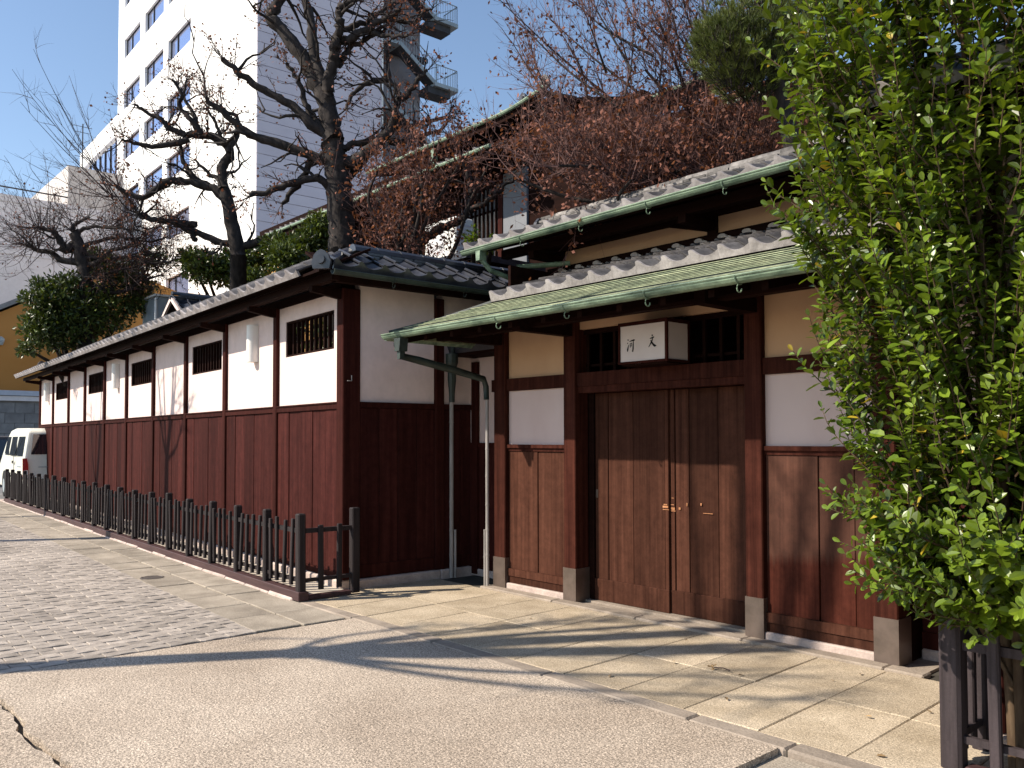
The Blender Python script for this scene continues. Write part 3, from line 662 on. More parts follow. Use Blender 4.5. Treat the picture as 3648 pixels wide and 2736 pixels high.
# canopy: copper skirt hipped at both ends
XL, XR, YE, ZE = -7.30, -2.16, 4.85, 2.69
YT, ZT = 5.50, 2.955
can = G('canopy', M['beam'], -6.95, -2.5, 5.80, 5.92, 2.80, 2.88)
NS = 9
def skirt(k, t):                                                       # k in 0..NS: depth, x inset, height
    f = k/NS; return YE+(YT-YE)*f, f*.86, ZE+(ZT-ZE)*(f*.86+.14*f*f)+t+.012*(k > 0)
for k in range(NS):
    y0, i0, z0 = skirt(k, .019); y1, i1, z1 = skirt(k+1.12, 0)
    mb = MB(); mb.ext([(XL+i0, y0, z0), (XR-i0, y0, z0), (XR-i1, y1, z1), (XL+i1, y1, z1)], (0, 0, -.006)); mb.build('copper_strip', M['copper'], can, off=GO)
    mb = MB(); mb.ext([(XL+i0+.01, y0+.007, z0-.006), (XR-i0-.01, y0+.007, z0-.006), (XR-i1, y1, z1-.006), (XL+i1, y1, z1-.006)], (0, 0, -.014)); mb.build('lip_shadow', M['pipe'], can, off=GO)  # dark strip standing in for the shadow line under each copper lip
    for sgn, xe in ((1, XL), (-1, XR)):
        mb = MB(); p = [(xe+sgn*i0, y0, z0), (xe+sgn*i0, 6.25, z0), (xe+sgn*i1, 6.25, z1), (xe+sgn*i1, y1, z1)]
        mb.ext(p if sgn < 0 else p[::-1], (0, 0, -.012)); mb.build('copper_strip', M['copper'], can, off=GO)
for sgn, xe in ((1, XL), (-1, XR)):
    mb = MB(); mb.tube([(xe-sgn*.01, YE-.01, ZE+.012), (xe+sgn*.43, YE+.35, ZE+.14), (xe+sgn*.86, YT, ZT+.02)], [.02, .022, .026], 6); mb.build('hip_roll', M['pipe'], can, off=GO)
for (z0, z1, y) in ((ZE-.018, ZE+.008, YE-.012), (ZE-.044, ZE-.024, YE+.004)):
    G('eave_edge', M['copper'], XL-.01, XR+.01, y, y+.03, z0, z1, can); G('eave_edge', M['copper'], XL-.012, XL+.018, y+.03, 6.25, z0, z1, can)
# underside
mb = MB(); mb.ext([(XL+.02, YE+.02, ZE-.06), (XL+.02, YE+.02, ZE-.045), (XL+.02, 6.0, ZE+.24), (XL+.02, 6.0, ZE+.22)], (XR-XL-.04, 0, 0)); mb.build('soffit', M['beam'], can, off=GO)
x = XL+.1
while x < XR:
    mb = MB(); mb.ext([(x, YE+.05, ZE-.115), (x, YE+.05, ZE-.062), (x, 6.0, ZE+.21), (x, 6.0, ZE+.14)], (.05, 0, 0)); mb.build('rafter', M['beam'], can, off=GO); x += .42
G('purlin', M['beam'], XL+.12, XR-.12, 5.35, 5.45, 2.64, 2.76, can)
for (a, b) in GP: G('bracket_arm', M['beam'], (a+b)/2-.05, (a+b)/2+.05, 5.2, 5.9, 2.60, 2.70, can)
gt = half_gutter('gutter', can, Vector((XL-.02, YE-.055, 2.668))-GO, Vector((XR+.02, YE-.055, 2.668))-GO, .05, M['gutter'])
half_gutter('side_gutter', can, Vector((XL-.06, YE-.02, 2.668))-GO, Vector((XL-.06, 6.2, 2.668))-GO, .05, M['gutter'])
for hx in (1776, 2019, 2308, 2635, 2990): p = ony(hx, 1130, YE-.055); hook(gt, Vector((p.x, YE-.055, 2.668))-GO, (0, 1, 0), M['gutter'])
hook(gt, Vector((XL-.06, 4.95, 2.668))-GO, (1, 0, 0), M['pipe'])
# rain head and pipe of the canopy
rh = MB(); c = Vector((XL+.27, YE-.055, 0))
rh.ext([c+Vector((-.055, -.05, 2.61)), c+Vector((.055, -.05, 2.61)), c+Vector((.04, -.05, 2.48)), c+Vector((-.04, -.05, 2.48))], (0, .1, 0))
rh.ext([c+Vector((-.028, -.03, 2.478)), c+Vector((.028, -.03, 2.478)), c+Vector((.022, -.03, 2.40)), c+Vector((-.022, -.03, 2.40))], (0, .06, 0))
rh.build('rain_head', M['pipe'], gate, off=GO)
mb = MB(); mb.tube([c+Vector((0, .02, 2.43)), c+Vector((.02, .2, 2.40)), c+Vector((.04, .6, 2.33)), (-6.935, 5.80, 2.24), (-6.935, 5.835, 2.16), (-6.935, 5.84, 2.02)], [.034, .04, .04, .036, .03, .03], 8); mb.build('downpipe', M['pipe'], gate, True, off=GO)
b_ = bamboo(gate, -6.935-GO.x, 5.85-GO.y, 0, 2.03, .020); bamboo(gate, -6.955-GO.x, 5.83-GO.y, 0, .62, .012)
# canopy tiles
XT0, XT1 = -6.40, -3.06
me_roof = G('canopy_tiling', M['beam'], -6.38, -2.0, 6.8, 6.86, 3.36, 3.46)
NT = 16
VT = (0, 1.38, .45)
tile_field(me_roof, Vector((-6.40, YT-.05, ZT+.045))-GO, (1, 0, 0), VT, NT, 6, TW, TL, None, T_e, T_t)
mb = MB(); mb.ext([(-6.4, YT, ZT-.02), (-6.4, YT, ZT+.02), (-6.4, 6.9, 3.40), (-6.4, 6.9, 3.36)], (4.34, 0, 0)); mb.build('tile_bed', M['beam'], me_roof, off=GO)
# plaster fillets where the tiling meets the upper wall
mef = MB(); mef.add([(.05*math.cos(q)*(1 if abs(math.cos(q)) < .8 else .95), 0, .022*math.sin(q)) for q in [2*math.pi*i/12 for i in range(12)]]+[(.05*math.cos(q), .03, .022*math.sin(q)) for q in [2*math.pi*i/12 for i in range(12)]], [tuple(range(12))]+[(i, 12+i, 12+(i+1) % 12, (i+1) % 12) for i in range(12)])
mef = mef.mesh('plaster_fillet', M['mendo'])
for k in range(17):
    piece('plaster_fillet', mef, me_roof, Vector((-6.66+.27*k, 6.755, 3.487))-GO); piece('plaster_fillet', mef, me_roof, Vector((-6.745+.27*k, 6.795, 3.527))-GO)
for xx, z, w_, h in ((-4.735, .98, .03, .018), (-4.735, 1.0, .02, .01), (-4.73, .955, .034, .008), (-4.675, .965, .022, .022), (-4.68, 1.0, .018, .007), (-4.672, .945, .026, .007), (-4.675, 1.06, .012, .006), (-4.52, 1.01, .008, .03), (-4.37, 1.02, .006, .02), (-4.3, .945, .05, .004), (-4.6, .97, .01, .02)):
    G('scuff_mark', M['bare'], xx-w_, xx+w_ if xx < -4.7 else xx+w_, 6.0965 if xx < -4.7 else 6.126, 6.102 if xx < -4.7 else 6.13, z-h/2, z+h/2)
# upper wall
G('upper_beam', M['beam'], -7.0, -1.9, 6.83, 6.97, 3.47, 3.575)
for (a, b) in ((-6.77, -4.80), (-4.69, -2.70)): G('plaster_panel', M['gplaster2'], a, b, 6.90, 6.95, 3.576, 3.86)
for xx in (-6.88, -4.80, -2.69): G('upper_post', M['beam'], xx, xx+.11, 6.87, 6.97, 3.5, 3.86)
mb = MB(); mb.ext([(-5.3, 6.86, 3.76), (-4.80, 6.86, 3.62), (-4.80, 6.86, 3.76)], (0, .09, 0)); mb.build('bracket', M['beam'], gate, off=GO)
G('upper_plate', M['beam'], -7.3, -1.7, 6.82, 6.98, 3.755, 3.88)
G('eave_beam', M['beam'], -7.35, -1.6, 6.42, 6.52, 3.70, 3.80)
for xx in (-6.85, -4.78, -2.68): G('bracket_arm', M['beam'], xx-.02, xx+.07, 6.40, 6.86, 3.62, 3.70)
# upper roof
ur = G('upper_roof', M['beam'], -7.4, -1.6, 6.98, 7.02, 4.06, 4.12)
UE, UZ = 6.18, 3.80
mb = MB(); mb.ext([(-7.6, UE, UZ-.05), (-7.6, UE, UZ-.02), (-7.6, 7.0, 4.05), (-7.6, 7.0, 4.01)], (6.1, 0, 0)); mb.build('soffit', M['beam'], ur, off=GO)
tile_field(ur, Vector((-7.66, UE-.06, UZ+.012))-GO, (1, 0, 0), (0, .82, .27), 22, 4, TW, TL, None, T_e, T_t)
mb = MB(); mb.quad((-7.6, 7.85, 3.75), (-1.6, 7.85, 3.75), (-1.6, 7.02, 4.14), (-7.6, 7.02, 4.14)); mb.build('rear_slope', M['tiled'], ur, off=GO)
a = Vector((-7.25, 7.0, 4.06))-GO; b = Vector((-1.65, 7.0, 4.06))-GO
ridge(ur, a, b, M['noshi'], .055, 5, .13, step=.27)
oni(ur, a+Vector((0, 0, -.02)), (-1, 0, 0), M['tiled'], 1.0)
gt2 = half_gutter('gutter', ur, Vector((-7.62, UE-.11, 3.77))-GO, Vector((-1.6, UE-.11, 3.79))-GO, .048, M['gutter'])
for hx, hy in ((1860, 850), (2068, 800), (2309, 735), (2582, 690), (2860, 610)):
    p = ony(hx, hy, UE-.11); hook(gt2, Vector((p.x, UE-.11, 3.775))-GO, (0, 1, 0), M['gutter'], .048)
c = Vector((-7.30, UE-.11, 0))
mb = MB(); mb.ext([c+Vector((-.04, -.05, 3.73)), c+Vector((.04, -.05, 3.73)), c+Vector((.03, -.05, 3.62)), c+Vector((-.03, -.05, 3.62))], (0, .1, 0)); mb.tube([c+Vector((0, 0, 3.64)), c+Vector((.03, .12, 3.52)), c+Vector((.12, .5, 3.42)), c+Vector((.3, .7, 3.38))], .03, 8); mb.build('downpipe', M['gutter'], gate, off=GO)
half_gutter('inner_gutter', ur, Vector((-7.0, 6.35, 3.55))-GO, Vector((-6.55, 6.75, 3.58))-GO, .04, M['gutter'])

# ------------------------------------------------------------------ the lantern sign
sg = thing('sign_lantern', 'white paper box lantern sign with two black brushed characters above the door', 'sign', (-4.62, 5.80, 2.236))
SX, SY, SZ0, SZ1 = .268, .16, .012, .365
def S(nm, m, *a, par=None): return MB().box(*a).build(nm, m, par or sg)
for xx in (-SX, SX-.022): 
    for yy in (-SY, SY-.022): S('frame_post', M['post'], xx, xx+.022, yy, yy+.022, SZ0, SZ1)
for z in (SZ0, SZ1-.02):
    S('frame_rail', M['post'], -SX+.022, SX-.022, -SY+.001, -SY+.02, z, z+.02); S('frame_rail', M['post'], -SX+.022, SX-.022, SY-.02, SY-.001, z, z+.02)
    for xx in (-SX+.001, SX-.021): S('frame_rail', M['post'], xx, xx+.02, -SY+.022, SY-.022, z, z+.02)
face = S('paper_panel', M['paper'], -SX+.022, SX-.022, -SY+.008, -SY+.012, SZ0+.02, SZ1-.02)
for xx in (-SX+.008, SX-.012): S('paper_panel', M['paper'], xx, xx+.004, -SY+.022, SY-.022, SZ0+.02, SZ1-.02)
S('lid', M['post'], -SX, SX, -SY, SY, SZ1, SZ1+.012); S('support', M['beam'], -SX+.02, SX-.02, -SY+.03, SY, -.002, SZ0)
def brush(nm, cx, cz, sc, strokes):
    mb = MB()
    for st in strokes:                                                 # (x, z, half width) along a stroke
        n = len(st); y0, y1 = -SY+.0065, -SY+.008
        pts = []
        for i, (x, z, h) in enumerate(st):
            a = st[max(i-1, 0)]; b = st[min(i+1, n-1)]; dx, dz = b[0]-a[0], b[1]-a[1]; l = math.hypot(dx, dz) or 1; pts.append((x, z, -dz/l*h, dx/l*h))
        ring = [(x+nx_, z+nz_) for x, z, nx_, nz_ in pts]+[(x-nx_, z-nz_) for x, z, nx_, nz_ in reversed(pts)]
        for i in range(n-1):
            q = [ring[i], ring[i+1], ring[2*n-2-i], ring[2*n-1-i]]
            mb.add([(cx+a*sc, y0, cz+b*sc) for a, b in q], [(0, 1, 2, 3)])
    return mb.build(nm, M['ink'], face)
brush('character', .105, .185, .062, [[(-.02, .98, .04), (.06, .9, .13), (.12, .78, .06)], [(-.36, .46, .05), (-.1, .52, .09), (.3, .62, .1), (.42, .63, .03)],
      [(.18, .58, .04), (.05, .25, .1), (-.2, -.2, .11), (-.52, -.62, .06), (-.62, -.7, .02)], [(-.3, .26, .03), (-.05, -.02, .1), (.25, -.4, .15), (.5, -.58, .17), (.78, -.58, .03)]])
brush('character', -.125, .17, .062, [[(-.62, .95, .04), (-.54, .86, .12), (-.46, .76, .04)], [(-.72, .45, .03), (-.62, .4, .1), (-.56, .3, .03)], [(-.66, -.8, .06), (-.62, -.5, .14), (-.5, -.05, .08), (-.42, .2, .03)],
      [(-.3, .62, .04), (.1, .7, .09), (.55, .78, .12), (.72, .74, .03)], [(.42, .74, .05), (.4, .2, .1), (.36, -.5, .12), (.28, -.85, .12), (.1, -.72, .03)],
      [(-.16, .36, .05), (-.14, 0, .09), (-.12, -.26, .03)], [(-.14, .3, .04), (.1, .36, .08), (.12, .1, .06), (.06, -.12, .04)]])

# ------------------------------------------------------------------ main house in the garden
HO = Vector((-13, 10.4, 0))
house = thing('main_house', 'dark wooden main house with two tiled green guttered eaves behind the garden trees', 'house', HO)
def H(nm, m, x0, x1, y0, y1, z0, z1, par=None): return MB().box(x0, x1, y0, y1, z0, z1).build(nm, m, par or house, off=HO)
H('wall', M['ochre'], -24, -18.2, 10.4, 10.6, 0, 6.9); H('wall', M['beam'], -18.2, -8.5, 10.45, 10.65, 0, 7.2)
H('wall', M['beam'], -24, -10.4, 11.2, 11.4, 6.9, 7.9)
for xx in (-22, -20.2, -18.4, -16.6, -15.5, -14.4): H('post', M['beam'], xx, xx+.14, 10.36, 10.4, 0, 6.8)
H('grey_panel', M['shade_panel'], -11.85, -11.2, 10.40, 10.449, 4.2, 6.6); H('corner_post', M['post'], -11.98, -11.86, 10.38, 10.449, 4.2, 6.6)
wn = H('shoji_window', M['beam'], -13.2, -11.99, 10.43, 10.449, 4.9, 6.5)
H('paper_panel', M['shoji'], -13.15, -12.03, 10.415, 10.43, 5.0, 5.95, wn); H('upper_panel', M['shade_panel'], -13.15, -12.03, 10.415, 10.43, 6.0, 6.42, wn)
for k in range(10): xx = -13.17+.125*k; H('bar', M['beam'], xx, xx+.03, 10.36, 10.40, 4.9, 6.5, wn)
for z in (5.2, 5.96): H('crossbar', M['beam'], -13.2, -11.99, 10.401, 10.414, z, z+.035, wn)
def eave_roof(nm, x0, x1, ye, ze, rise, depth, rows, sori=0.0, mat_t=None):
    r = H(nm, M['beam'], x0, x1, ye+depth-.2, ye+depth, ze+rise-.1, ze+rise-.04)
    mb = MB(); mb.ext([(x0, ye+.05, ze-.06), (x0, ye+.05, ze), (x0, ye+depth, ze+rise-.05), (x0, ye+depth, ze+rise-.11)], (x1-x0, 0, 0)); mb.build('soffit', M['beam'], r, off=HO)
    nu = int((x1-x0)/TW); L = math.hypot(depth, rise)
    U = Vector((1, 0, 0)); V = Vector((0, depth, rise)).normalized(); N = U.cross(V)
    for j in range(rows):
        for i in range(nu):
            dz = sori*max(0, (i/nu-.75)/.25)**2*(1-j/rows)
            p = Vector((x0+i*TW, ye, ze+.03+dz))-HO+V*(j*(TL-.03)); piece('eave_tile' if j == 0 else 'tile', T_e if j == 0 else T_t, r, mat=basis(U, V, N, p))
    g = [Vector((x0+(x1-x0)*k/20, ye-.06, ze-.0+sori*max(0, (k/20-.75)/.25)**2)) for k in range(21)]
    mb = MB(); mb.tube(g, .038, 8); mb.build('gutter', M['gutter'], r, off=HO)
    mb = MB()
    for k in range(20): mb.ext([g[k]+Vector((0, .04, -.14)), g[k]+Vector((0, .04, -.02)), g[k+1]+Vector((0, .04, -.02)), g[k+1]+Vector((0, .04, -.14))], (0, .03, 0))
    mb.build('fascia', M['beam'], r, off=HO)
    mb = MB(); mb.quad((x0, ye+L*.3, ze+rise*.3), (x1, ye+L*.3, ze+rise*.3), (x1, ye+depth+.5, ze+rise+.2), (x0, ye+depth+.5, ze+rise+.2)); mb.build('upper_slope', M['tile'], r, off=HO)
    return r
eave_roof('lower_roof', -20, -11.1, 9.5, 6.74, .72, 1.8, 6)
up = eave_roof('upper_roof', -16.4, -10.55, 10.3, 7.68, .55, 2.2, 4, .16)
p = Vector((-10.62, 10.34, 7.86))-HO; oni(up, p, (0, -1, 0), M['tile'], 1.0); oni(up, Vector((-11.15, 10.3, 7.74))-HO, (0, -1, 0), M['tiled'], .75)
H('downpipe', M['gutter'], -13.95, -13.85, 10.25, 10.35, 6.9, 7.6)
sd = eave_roof('side_roof', -12.3, -7.6, 13.0, 8.3, 1.0, 2.5, 6); H('wall', M['beam'], -12.6, -7.4, 13.9, 14.1, 0, 8.3)
eave_roof('side_lower_roof', -10.5, -7.0, 12.6, 7.45, .5, 1.2, 3)
H('wall', M['beam'], -8.5, -4.6, 10.3, 10.5, 0, 6.4)
# flat roofed outbuilding that carries the outdoor unit
ob = thing('outbuilding', 'low flat roofed garden outbuilding behind the plaster wall corner', 'outbuilding', (-12.2, 9.3, 0))
MB().box(-1.5, 1.5, -.7, .9, 0, 4.55).build('wall', M['beam'], ob); MB().box(-1.6, 1.6, -.8, 1.0, 4.55, 4.66).build('roof', M['tiled'], ob)
ac = thing('air_conditioner', 'white outdoor air conditioner unit standing on the roof behind the corner', 'air conditioner', (-11.75, 9.05, 4.72))
MB().cbox(-.48, .42, -.2, .2, .05, .72, .02).build('casing', M['white'], ac); MB().box(-.40, .1, -.206, -.2005, .12, .66).build('grille', M['conc'], ac)
for k in range(7): MB().box(.4205, .428, -.14, .14, .15+.07*k, .18+.07*k).build('louvre', M['conc'], ac)
for xx in (-.4, .3): MB().box(xx, xx+.08, -.22, .22, 0, .05).build('foot', M['steel'], ac)
# small tiled gable behind the wall and a pale shed beside it
sr = thing('garden_shed', 'small dark tiled gable roof peeking over the long plaster wall', 'shed', (-18.3, 7.5, 0), R(90))
MB().box(-.9, .5, -.55, .55, 0, 4.0).build('wall', M['beam'], sr)
ro = MB().box(-1.0, 1.6, -.04, .04, 4.62, 4.68).build('roof', M['tiled'], sr)
for s_ in (-1, 1):
    if s_ < 0: tile_field(ro, (-.95, -.75, 4.12), (1, 0, 0), (0, .75, .52), 9, 4, TW, TL, None, D_e, D_t)
    else: MB().quad((-.95, .75, 4.12), (1.5, .75, 4.12), (1.5, 0, 4.64), (-.95, 0, 4.64)).build('rear_slope', M['tiled'], ro)
ridge(ro, (-.95, 0, 4.66), (1.5, 0, 4.66), M['tiled'], .07, 2, .1)
MB().ext([(-.98, -.78, 4.06), (-.98, -.72, 4.16), (-.98, 0, 4.68), (-.98, 0, 4.58)], (.05, 0, 0)).build('bargeboard', M['plaster'], sr); MB().ext([(-.98, .78, 4.06), (-.98, 0, 4.58), (-.98, 0, 4.68), (-.98, .72, 4.16)], (.05, 0, 0)).build('bargeboard', M['plaster'], sr)
ps = thing('water_tank_cabinet', 'pale steel cabinet standing behind the small tiled gable', 'cabinet', (-21.2, 7.55, 0))
MB().cbox(-.5, .5, -.5, .5, 0, 5.05, .02).build('casing', M['steel'], ps); MB().tube([(.53, -.53, 0), (.53, -.53, 5.0)], .03, 6).build('corner_pole', M['white'], ps); MB().box(-.55, .55, -.55, .55, 5.051, 5.1).build('lid', M['white'], ps)

# ------------------------------------------------------------------ white tower block
TA = R(-2.0); TO = Vector((-40.39, 18.62, 0))
tw = thing('tower_block', 'tall white tower block with ribbon windows and an outside steel staircase', 'building', TO, TA)
MB().box(-25.7, -.03, .3, 7.4, 0, 42).build('core', M['towerw'], tw)
# lit face built as piers and spandrels around real window recesses
cols = [(-24.1, -20.2), (-19.1, -15.05), (-14.1, -9.9)]
zs = [18.2-3.9*k for k in range(4, -1, -1)]+[22.05, 25.85, 29.65, 33.5, 37.4]
edges = [-25.7]+[e for c_ in cols for e in c_]+[0.0]
for k in range(0, len(edges), 2): MB().box(edges[k], edges[k+1], 0, .3, 0, 42).build('pier', M['towerw'], tw)
for (a, b) in cols:
    z = 0
    for zb in zs:
        MB().box(a, b, .04, .3, z, zb).build('spandrel', M['towerw'], tw); z = zb+1.42
        f = MB().box(a, b, .22, .26, zb, zb+1.42).build('window', M['glass'], tw)
        MB().box(a+1.25, a+1.35, .17, .22, zb, zb+1.42).build('mullion', M['black'], f); MB().box(a, b, .18, .22, zb+1.36, zb+1.42).build('head', M['black'], f); MB().box(a, a+.06, .18, .22, zb, zb+1.36).build('frame', M['black'], f)
    MB().box(a, b, .04, .3, z, 42).build('spandrel', M['towerw'], tw)
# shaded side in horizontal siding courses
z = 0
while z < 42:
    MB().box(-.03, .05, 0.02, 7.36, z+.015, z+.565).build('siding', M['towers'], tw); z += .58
MB().box(-.03, .09, 7.36, 7.46, 0, 42).build('corner_trim', M['towerw'], tw)
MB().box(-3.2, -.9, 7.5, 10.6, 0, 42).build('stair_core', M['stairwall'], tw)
# lower annex on the left with a parapet
MB().box(-37.2, -25.72, .25, 8, 0, 25.4).build('annex', M['towerw'], tw); MB().box(-37.2, -25.72, 0, .25, 24.5, 26.0).build('parapet', M['towerw'], tw)
MB().box(-37.2, -25.72, 0, .25, 0, 20.0).build('annex_wall', M['towerw'], tw)
MB().box(-36.4, -35.0, 1, 2.4, 25.4, 26.9).build('roof_box', M['conc'], tw)
w_ = MB().box(-36, -26.6, .2, .249, 20.6, 24.3).build('annex_window', M['glass'], tw)
for k in range(7): MB().box(-36+1.55*k, -35.9+1.55*k, .12, .2, 20.6, 24.3).build('mullion', M['black'], w_)
# steel staircase
def stair():
    for k in range(2, 9):
        zr = 22.72+3.95*(k-5); zl = zr+1.72
        st = MB().box(-.9, .55, 10.7, 12.4, zr-.25, zr-.02).build('landing', M['steel'], tw)
        MB().box(-.7, .3, 10.4, 12.0, zr-.65, zr-.252).build('beam', M['steeld'], st)
        l2 = MB().box(-.9, .45, 7.5, 8.4, zl-.22, zl-.02).build('landing', M['steel'], tw)
        fl_ = MB().ext([(.42, 8.4, zl-.25), (.42, 8.4, zl+.02), (.42, 10.9, zr+.02), (.42, 10.9, zr-.27)], (.05, 0, 0)).build('stringer', M['steel'], tw)
        MB().ext([(-.4, 8.4, zl-.22), (-.4, 8.4, zl-.16), (-.4, 10.9, zr-.18), (-.4, 10.9, zr-.24)], (.82, 0, 0)).build('soffit', M['steeld'], fl_)
        for s_ in range(9):
            y = 8.4+2.5*(s_+.5)/9; z = zl+(zr-zl)*(s_+.5)/9; MB().box(-.4, .419, y-.15, y+.13, z-.06, z-.02).build('tread', M['steeld'], fl_)
        b2 = MB().ext([(-.86, 8.4, zl-.25), (-.86, 8.4, zl+.0), (-.86, 10.9, zr+3.95-2.23+.0), (-.86, 10.9, zr+3.95-2.23-.25)], (.4, 0, 0)).build('rear_flight', M['steeld'], tw)
        def rail(pa, pb, n, h=1.05):
            mb = MB(); pa = Vector(pa); pb = Vector(pb); mb.tube([pa+Vector((0, 0, h)), pb+Vector((0, 0, h))], .03, 5)
            for i in range(n+1): q = pa.lerp(pb, i/n); mb.tube([q, q+Vector((0, 0, h))], .013 if i % n else .03, 4)
            mb.build('railing', M['steel'], st)
        rail((.5, 10.8, zr), (.5, 12.35, zr), 9); rail((.5, 12.35, zr), (-.85, 12.35, zr), 8); rail((.46, 8.4, zl), (.46, 10.9, zr), 14); rail((.44, 7.55, zl), (.44, 8.4, zl), 5)
        MB().tube([(.5, 10.8, zr+.1), (.5, 12.35, zr+.95)], .02, 4).build('brace', M['steel'], st)
stair()
# ------------------------------------------------------------------ grey block, orange gable and block wall at the street's end
gb = thing('concrete_building', 'plain grey concrete building with a rooftop stair box at the far left', 'building', (-62, 12, 0))
MB().box(-20, 0, -9, 10, 0, 17.5).build('wall', M['conc'], gb)
MB().box(-12, 0.02, 3.2, 6.7, 17.5, 20.2).build('roof_box', M['conc2'], gb)
mb = MB(); mb.box(-.12, -.04, -9, 3.2, 17.95, 18.03)
for k in range(7): mb.box(-.1, -.05, -9+1.9*k, -8.95+1.9*k, 17.5, 17.95)
mb.build('roof_railing', M['steeld'], gb)
for k in range(1, 6): MB().box(0, .03, -9, 10, 3.4*k, 3.4*k+.05).build('course', M['conc2'], gb)
an = thing('antenna', 'thin television antenna mast on the grey building roof', 'antenna', (-62.5, 16.2, 20.2))
MB().tube([(0, 0, 0), (0, 0, 3.2)], .04, 5).build('mast', M['steeld'], an)
for z, l in ((3.0, .6), (2.6, .45), (.9, .5)): MB().tube([(0, -l, z), (0, l, z)], .02, 4).build('element', M['steeld'], an)
og = thing('orange_building', 'ochre orange gabled building at the end of the street', 'building', (-46, 10, 0))
MB().ext([(0, -6, 0), (0, 12, 0), (0, 12, 8.0), (0, 3.6, 10.6), (0, -6, 3.6+1.6)], (-12, 0, 0)).build('wall', M['orange'], og)
MB().ext([(.25, -6.3, 5.15), (.25, 3.6, 10.72), (.25, 3.6, 10.95), (.25, -6.3, 5.4)], (-12.5, 0, 0)).build('roof', M['block'], og)
MB().lathe((.1, -1.6, 6.3), [(.12, -.2), (.2, 0), (.2, .1), (.1, .2)], 8).build('vent', M['steel'], og)
bw = thing('block_wall', 'dark grey block wall with a pale fascia band behind the parked van', 'wall', (-44, 9, 0))
MB().box(-.4, -.05, -8, 8, 0, 3.38).build('wall', M['block'], bw); MB().box(-.6, .12, -8, 8, 3.38, 3.6).build('coping', M['conc'], bw); MB().box(-.6, .2, -8, 8, 3.62, 3.85).build('fascia', M['blueband'], bw)
for i in range(7):
    for j in range(8):
        MB().box(-.05, -.02, -3.5+.8*j+(.4 if i % 2 else 0)+.012, -2.7+.8*j+(.4 if i % 2 else 0)-.012, .47*i+.012, .47*i+.458).build('block', M['block'], bw)

# ------------------------------------------------------------------ vehicles
def van(loc, rz):
    t = thing('parked_van', 'cream white van parked beyond the end of the plaster wall', 'van', loc, rz)
    W = .85
    # side outline, x forward = -length
    prof = [(-.02, .30), (-.05, .55), (.02, 1.0), (.10, 1.55), (.18, 1.86), (.42, 1.96), (2.6, 1.98), (3.3, 1.93), (3.75, 1.72), (4.15, 1.2), (4.62, .95), (4.68, .45), (4.6, .28)]
    def inset(z): return 0 if z < 1.05 else min(.16, (z-1.05)*.155)
    mb = MB(); n = len(prof); L = [(-x, -W+inset(z), z) for x, z in prof]; Rr = [(-x, W-inset(z), z) for x, z in prof]
    mb.add(L+Rr, [tuple(range(n)), tuple(range(2*n-1, n-1, -1))]+[(k, n+k, n+(k+1) % n, (k+1) % n) for k in range(n)])
    b = mb.build('body', M['paint'], t)
    bv = b.modifiers.new('round', 'BEVEL'); bv.width = .07; bv.segments = 3; bv.limit_method = 'ANGLE'; bv.angle_limit = R(40)
    def sidewin(x0, x1, s, nm='side_window'):
        q = []
        for x, z in ((x0+.02, 1.22), (x1, 1.22), (x1+.0, 1.74), (x0+.1, 1.74)): q.append((-x, s*(W-inset(z)+.004), z))
        mb = MB(); mb.ext(q if s < 0 else q[::-1], (0, -s*.012, 0)); return mb.build(nm, M['cglass'], t)
    for s in (-1, 1): sidewin(.25, 1.45, s); sidewin(1.6, 2.7, s); sidewin(2.85, 3.7, s)
    # rear window, slightly proud of the sloping tailgate
    def rx(z): return .02-(z-1.0)*.0 if z < 1.0 else -(.02+(z-1.0)*.165)
    mb = MB(); q = [(rx(z)+.008, y, z) for y, z in ((-.66, 1.27), (.66, 1.27), (.60, 1.80), (-.60, 1.80))]; mb.ext(q, (.012, 0, 0)); mb.build('rear_window', M['cglass'], t)
    for s in (-1, 1):
        mb = MB(); mb.ext([(.05, s*.72, .62), (.05, s*.858, .62), (-.02, s*.858, 1.17), (-.02, s*.76, 1.17), (.0, s*.73, 1.0)], (.035, 0, 0)); l = mb.build('tail_lamp', M['red'], t)
        MB().box(.086, .09, min(s*.74, s*.83), max(s*.74, s*.83), .66, .86).build('clear_lens', M['white'], l)
    MB().cbox(-.2, .10, -.85, .85, .28, .5, .03).build('rear_bumper', M['paint'], t); MB().box(.055, .06, -.5, .5, .93, .95).build('trim', M['steel'], t)
    for x in (.95, 3.55):
        for s in (-1, 1):
            mb = MB(); c = Vector((-x, s*.80, .32)); 
            mb.ext([c+Vector((.32*math.cos(q), 0, .32*math.sin(q))) for q in [2*math.pi*i/20 for i in range(20)]], (0, s*.07-s*.19, 0)) if False else mb.ext([c+Vector((.32*math.cos(q), s*.055, .32*math.sin(q))) for q in [2*math.pi*i/20 for i in range(20)]], (0, -s*.2, 0))
            wl = mb.build('wheel', M['rubber'], t)
            mb = MB(); mb.ext([c+Vector((.2*math.cos(q), s*.06, .2*math.sin(q))) for q in [2*math.pi*i/16 for i in range(16)]], (0, -s*.02, 0)); mb.build('rim', M['steel'], wl)
            mb = MB(); mb.ext([c+Vector((.42*math.cos(q), s*.052, .42*math.sin(q)+.02)) for q in [math.pi*i/12 for i in range(13)]], (0, -s*.12, 0)); mb.build('wheel_arch', M['rubber'], t)
    MB().box(-1.62, -1.58, -.86, -.852, .55, 1.72).build('door_seam', M['black'], t); MB().box(-1.0, -.35, -.862, -.855, .93, .96).build('slide_rail', M['steel'], t); MB().cbox(-1.85, -1.7, -.875, -.855, 1.0, 1.08, .005).build('handle', M['black'], t)
    return t
van((-24.65, 5.93, -.06), R(-4))
